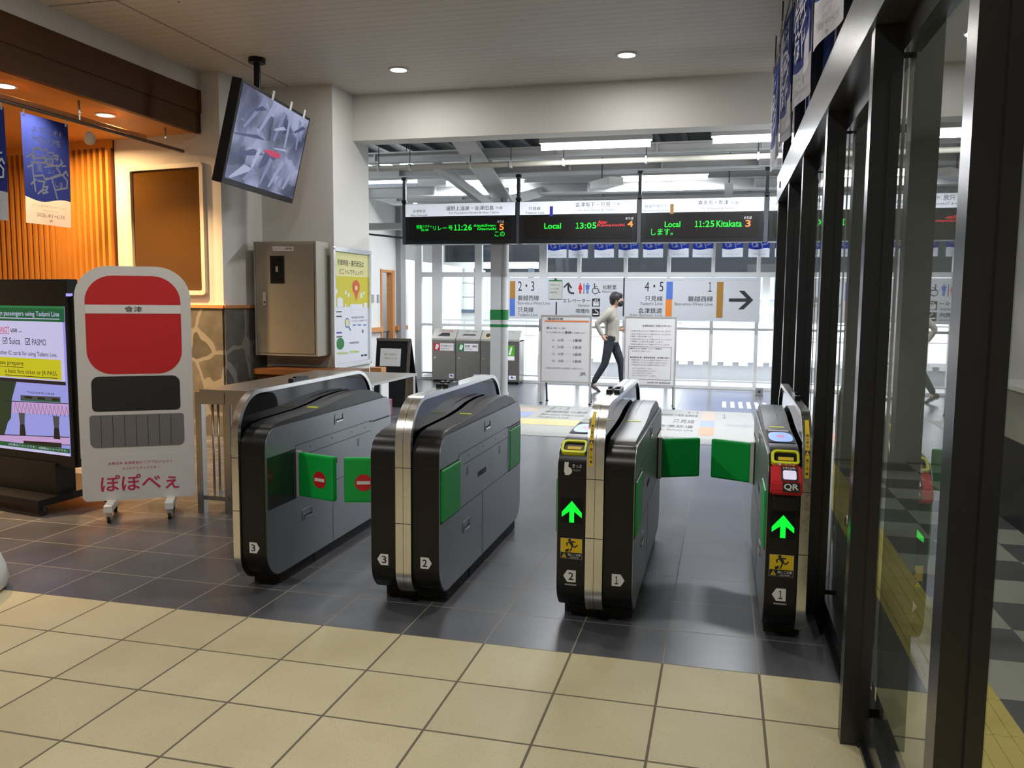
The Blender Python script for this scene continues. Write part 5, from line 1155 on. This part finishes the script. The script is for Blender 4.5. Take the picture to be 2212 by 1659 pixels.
# ------------------------------------------------------------------ walking person
def evaluated(o):
    dg = bpy.context.evaluated_depsgraph_get(); dg.update()
    me = bpy.data.meshes.new_from_object(o.evaluated_get(dg)); od = o.data; bpy.data.objects.remove(o); bpy.data.meshes.remove(od); return me
def skin(nodes, edges, root, sub=2):
    names_ = list(nodes); me = bpy.data.meshes.new('s'); me.from_pydata([nodes[n_][0] for n_ in names_], [(names_.index(a), names_.index(c)) for a, c in edges], [])
    o = bpy.data.objects.new('s', me); COL.objects.link(o)
    md = o.modifiers.new('skin', 'SKIN'); md.use_smooth_shade = True
    for i, n_ in enumerate(names_):
        r = nodes[n_][1]; me.skin_vertices[0].data[i].radius = (r, r) if not isinstance(r, tuple) else r
        me.skin_vertices[0].data[i].use_root = n_ == root
    s = o.modifiers.new('sub', 'SUBSURF'); s.levels = sub; s.render_levels = sub
    return evaluated(o)
def remesh(me_list, voxel):
    bm = bmesh.new()
    for me in me_list: bm.from_mesh(me)
    me = bpy.data.meshes.new('r'); bm.to_mesh(me); bm.free()
    o = bpy.data.objects.new('r', me); COL.objects.link(o)
    r = o.modifiers.new('r', 'REMESH'); r.mode = 'VOXEL'; r.voxel_size = voxel; r.use_smooth_shade = True
    s = o.modifiers.new('sm', 'SMOOTH'); s.iterations = 3; s.factor = .4
    return evaluated(o)
def mesh_obj(name, me, m_, parent):
    me.name = name; me.materials.clear(); me.materials.append(m_); o = bpy.data.objects.new(name, me); COL.objects.link(o); o.parent = parent
    for p_ in me.polygons: p_.use_smooth = True
    return o
def mb_mesh(b):
    bmesh.ops.recalc_face_normals(b.bm, faces=b.bm.faces[:]); me = bpy.data.meshes.new('x'); b.bm.to_mesh(me); b.bm.free(); return me
SKIN = mat('skin', (.52, .31, .22), .5); HAIR = mat('hair', (.012, .011, .011), .55, bump=.4, nscale=60); MASK = mat('mask_black', (.012, .012, .015), .6); SWEAT = mat('sweater_beige', (.36, .335, .285), .85, bump=.2, nscale=40); TROU = mat('trousers_navy', (.012, .014, .022), .75); SHOE = mat('shoe_black', (.014, .014, .015), .5); SOLE = mat('sole_white', (.45, .45, .45), .6)
V = Vector
per = empty('person', (-1.86, 14.4, 0), 0, 'person in beige sweater, dark trousers and black mask walking right past the notice stands', 'person')
J = dict(pel=(0, 0, .93), wai=(.015, 0, 1.06), che=(.005, 0, 1.24), nec=(.015, 0, 1.41), nk2=(.045, 0, 1.47),
  shR=(-.02, -.165, 1.365), elR=(-.225, -.235, 1.17), wrR=(-.125, -.20, .985), shL=(.01, .165, 1.365), elL=(-.045, .22, 1.10), wrL=(.115, .15, 1.065),
  hiR=(-.01, -.09, .90), knR=(-.085, -.095, .49), anR=(-.285, -.10, .145), hiL=(.01, .09, .90), knL=(.17, .095, .50), anL=(.205, .095, .085))
mid = lambda a, c, f: tuple(J[a][i]+(J[c][i]-J[a][i])*f for i in range(3))
def nd(r): return {k: (V(J[k] if k in J else v_[0]), v_ if not isinstance(v_, tuple) else v_[1]) for k, v_ in r.items()}
E_t = [('pel', 'wai'), ('wai', 'che'), ('che', 'nec')]; E_a = [('nec', 'shR'), ('shR', 'elR'), ('elR', 'wrR'), ('nec', 'shL'), ('shL', 'elL'), ('elL', 'wrL')]
E_l = [('pel', 'hiR'), ('hiR', 'thR'), ('thR', 'knR'), ('knR', 'caR'), ('caR', 'anR'), ('pel', 'hiL'), ('hiL', 'thL'), ('thL', 'knL'), ('knL', 'caL'), ('caL', 'anL')]
base = dict(pel=.105, wai=.105, che=.125, nec=.075, nk2=.05, shR=.06, elR=.04, wrR=.026, shL=.06, elL=.04, wrL=.026, hiR=.085, thR=(mid('hiR', 'knR', .5), .07), knR=.05, caR=(mid('knR', 'anR', .35), .05), anR=.036, hiL=.085, thL=(mid('hiL', 'knL', .5), .07), knL=.05, caL=(mid('knL', 'anL', .35), .05), anL=.036)
core = skin(nd(base), E_t+[('nec', 'nk2')]+E_a+E_l, 'pel')
b = MB(); hd = V((.085, 0, 1.585))
b.ball(hd, 1, SKIN, (.096, .074, .118), 24); b.ball(hd+V((.028, 0, -.055)), 1, SKIN, (.062, .056, .062), 16)        # skull, jaw
b.ball(hd+V((.100, 0, -.012)), 1, SKIN, (.020, .012, .020), 12); b.ball(hd+V((.092, 0, -.062)), 1, SKIN, (.014, .024, .010), 12)   # nose, mouth
for sy_ in (-1, 1): b.ball(hd+V((-.002, sy_*.074, -.012)), 1, SKIN, (.018, .010, .028), 12)
b.cyl(V(J['nk2'])-V((.01, 0, .03)), hd+V((-.01, 0, -.06)), .05, SKIN, seg=16)
def hand(wr, palm_dir, finger_dir, thumb_dir, side_dir, curl):
    """palm with five tapered fingers of different length, bent at the knuckles"""
    wr = V(wr); pd = V(palm_dir).normalized(); sd = V(side_dir).normalized(); fd = V(finger_dir).normalized()
    pc = wr+pd*.045
    b.ball(pc, 1, SKIN, (.034, .034, .034), 14); b.ball(wr+pd*.075, 1, SKIN, (.032, .030, .030), 14); b.cyl(wr-pd*.02, pc, .026, SKIN, seg=12)
    for k, (ln, off) in enumerate(((.070, -.027), (.080, -.009), (.074, .009), (.058, .026))):
        p0 = wr+pd*.085+sd*off; p1 = p0+(pd*(1-curl*.4)+fd*curl).normalized()*ln*.5; p2 = p1+(pd*(1-curl)+fd*curl*1.2).normalized()*ln*.5
        b.cyl(p0, p1, .0095, SKIN, .009, 10); b.cyl(p1, p2, .009, SKIN, .007, 10); b.ball(p1, .0092, SKIN, seg=10); b.ball(p2, .0072, SKIN, seg=10)
    t0 = wr+pd*.03-sd*.026; t1 = t0+V(thumb_dir).normalized()*.035+pd*.012; t2 = t1+(V(thumb_dir).normalized()*.4+pd).normalized()*.032
    b.cyl(t0, t1, .012, SKIN, .010, 10); b.cyl(t1, t2, .010, SKIN, .008, 10); b.ball(t2, .008, SKIN, seg=10); b.ball(t1, .0105, SKIN, seg=10)
hand(J['wrR'], (.45, .25, -.85), (.4, .8, -.2), (.8, .3, .1), (-.6, .2, -.4), .75)
hand(J['wrL'], (.95, -.1, .12), (.1, -.7, .5), (.1, -.4, .9), (.1, .3, -.9), .7)
# feet
for an, dr in ((J['anR'], V((.86, 0, -.5))), (J['anL'], V((1, 0, -.06)))):
    a_ = V(an); b.ball(a_+V((.02, 0, -.03)), 1, SKIN, (.035, .026, .03), 12)
me = remesh([core, mb_mesh(b)], .0085)
body = mesh_obj('body', me, SKIN, per)
# clothes
sw = dict(pel=(tuple(V(J['pel'])+V((.005, 0, .01))), .132), wai=.138, che=.142, nec=.088, shR=.078, elR=.056, wrR=.040, shL=.078, elL=.056, wrL=.040)
swm = skin(nd(sw), E_t+E_a, 'pel'); b = MB(); hem = [(-.115, -.0), (-.10, -.09), (-.05, -.145), (.03, -.15), (.10, -.10), (.135, 0), (.10, .10), (.03, .15), (-.05, .145), (-.10, .09)]; b.prism([(x+.008, y, .855) for x, y in hem], (.0, 0, .40), SWEAT); b.cyl((.02, 0, 1.40), (.04, 0, 1.455), .068, SWEAT, .058, 20)
for k, sy_ in (('wrR', -1), ('wrL', 1)):
    e_ = V(J['el'+k[2]]); w_ = V(J[k]); d_ = (w_-e_).normalized(); b.cyl(w_-d_*.03, w_+d_*.008, .040, SWEAT, .035, 16)
for q, r_ in (((.0, -.11, 1.30), .08), ((.0, .11, 1.30), .08), ((-.03, 0, 1.28), .13), ((.01, -.06, 1.02), .095), ((.01, .06, 1.02), .095)): b.ball(q, r_, SWEAT, (1, 1, 1.25), 16)
o = mesh_obj('sweater', remesh([swm, mb_mesh(b)], .012), SWEAT, per)
b = MB()
tr_ = dict(pel=(tuple(V(J['pel'])+V((0, 0, -.03))), .105), hiR=.098, thR=(mid('hiR', 'knR', .5), .088), knR=.069, caR=(mid('knR', 'anR', .4), .062), anR=(mid('knR', 'anR', 1.0), .052), hiL=.098, thL=(mid('hiL', 'knL', .5), .088), knL=.069, caL=(mid('knL', 'anL', .4), .062), anL=(mid('knL', 'anL', 1.0), .052))
def nd2(r): return {k: (V(v_[0]) if isinstance(v_, tuple) else V(J[k]), v_[1] if isinstance(v_, tuple) else v_) for k, v_ in r.items()}
trm = skin(nd2(tr_), E_l, 'pel')
o = mesh_obj('trousers', remesh([trm], .012), TROU, per)
for an, th in ((J['anR'], .52), (J['anL'], .02)):
    b = MB(); M_ = Matrix.Translation(V(an)) @ Matrix.Rotation(th, 4, 'Y')
    for (c_, s_) in (((-.01, 0, -.045), (.055, .042, .055)), ((.06, 0, -.055), (.09, .044, .038)), ((.135, 0, -.062), (.055, .042, .028))):
        M2 = M_ @ Matrix.Translation(c_) @ Matrix.Diagonal((*s_, 1)); g_ = bmesh.ops.create_uvsphere(b.bm, u_segments=18, v_segments=12, radius=1, matrix=M2)
    sm = remesh([mb_mesh(b)], .007); so = mesh_obj('shoe', sm, SHOE, per)
    b = MB(); b.prism([M_ @ V((x, y, -.086)) for x, y in [(-.055+.0, -.03), (.05, -.040), (.13, -.040), (.185, -.015), (.185, .015), (.13, .040), (.05, .036), (-.055, .03)]], M_.to_3x3() @ V((0, 0, .018)), SOLE); so2 = b.build('sole', so)
# hair cap, mask, fringe
b = MB(); b.ball(hd+V((-.022, 0, .026)), 1, HAIR, (.108, .089, .112), 24); b.ball(hd+V((-.055, 0, -.03)), 1, HAIR, (.068, .072, .07), 18); b.ball(hd+V((.040, 0, .074)), 1, HAIR, (.064, .072, .046), 16); b.ball(hd+V((.080, 0, .052)), 1, HAIR, (.022, .056, .026), 14)
for sy_ in (-1, 1): b.ball(hd+V((.01, sy_*.062, .035)), 1, HAIR, (.05, .022, .05), 14); b.ball(hd+V((.02, sy_*.072, -.005)), 1, HAIR, (.010, .008, .035), 10)
mesh_obj('hair', remesh([mb_mesh(b)], .008), HAIR, per)
b = MB(); b.ball(hd+V((.060, 0, -.062)), 1, MASK, (.062, .066, .058), 20); b.ball(hd+V((.094, 0, -.045)), 1, MASK, (.030, .032, .034), 14)
mo = mesh_obj('face_mask', remesh([mb_mesh(b)], .007), MASK, per)
b = MB()
for sy_ in (-1, 1): b.tube([hd+V((.05, sy_*.064, -.045)), hd+V((.02, sy_*.078, -.02)), hd+V((-.012, sy_*.082, .0))], .0025, MASK, 6)
b.build('ear_loop', mo)
for sy_ in (-1, 1):
    b = MB(); b.ball(hd+V((.081, sy_*.030, .004)), 1, PAPER, (.008, .012, .006), 12); b.ball(hd+V((.087, sy_*.031, .004)), 1, INK, (.004, .006, .0055), 10); b.bar(hd+V((.086, sy_*.018, .020)), hd+V((.078, sy_*.046, .020)), .006, .005, HAIR); b.build('eye', body)
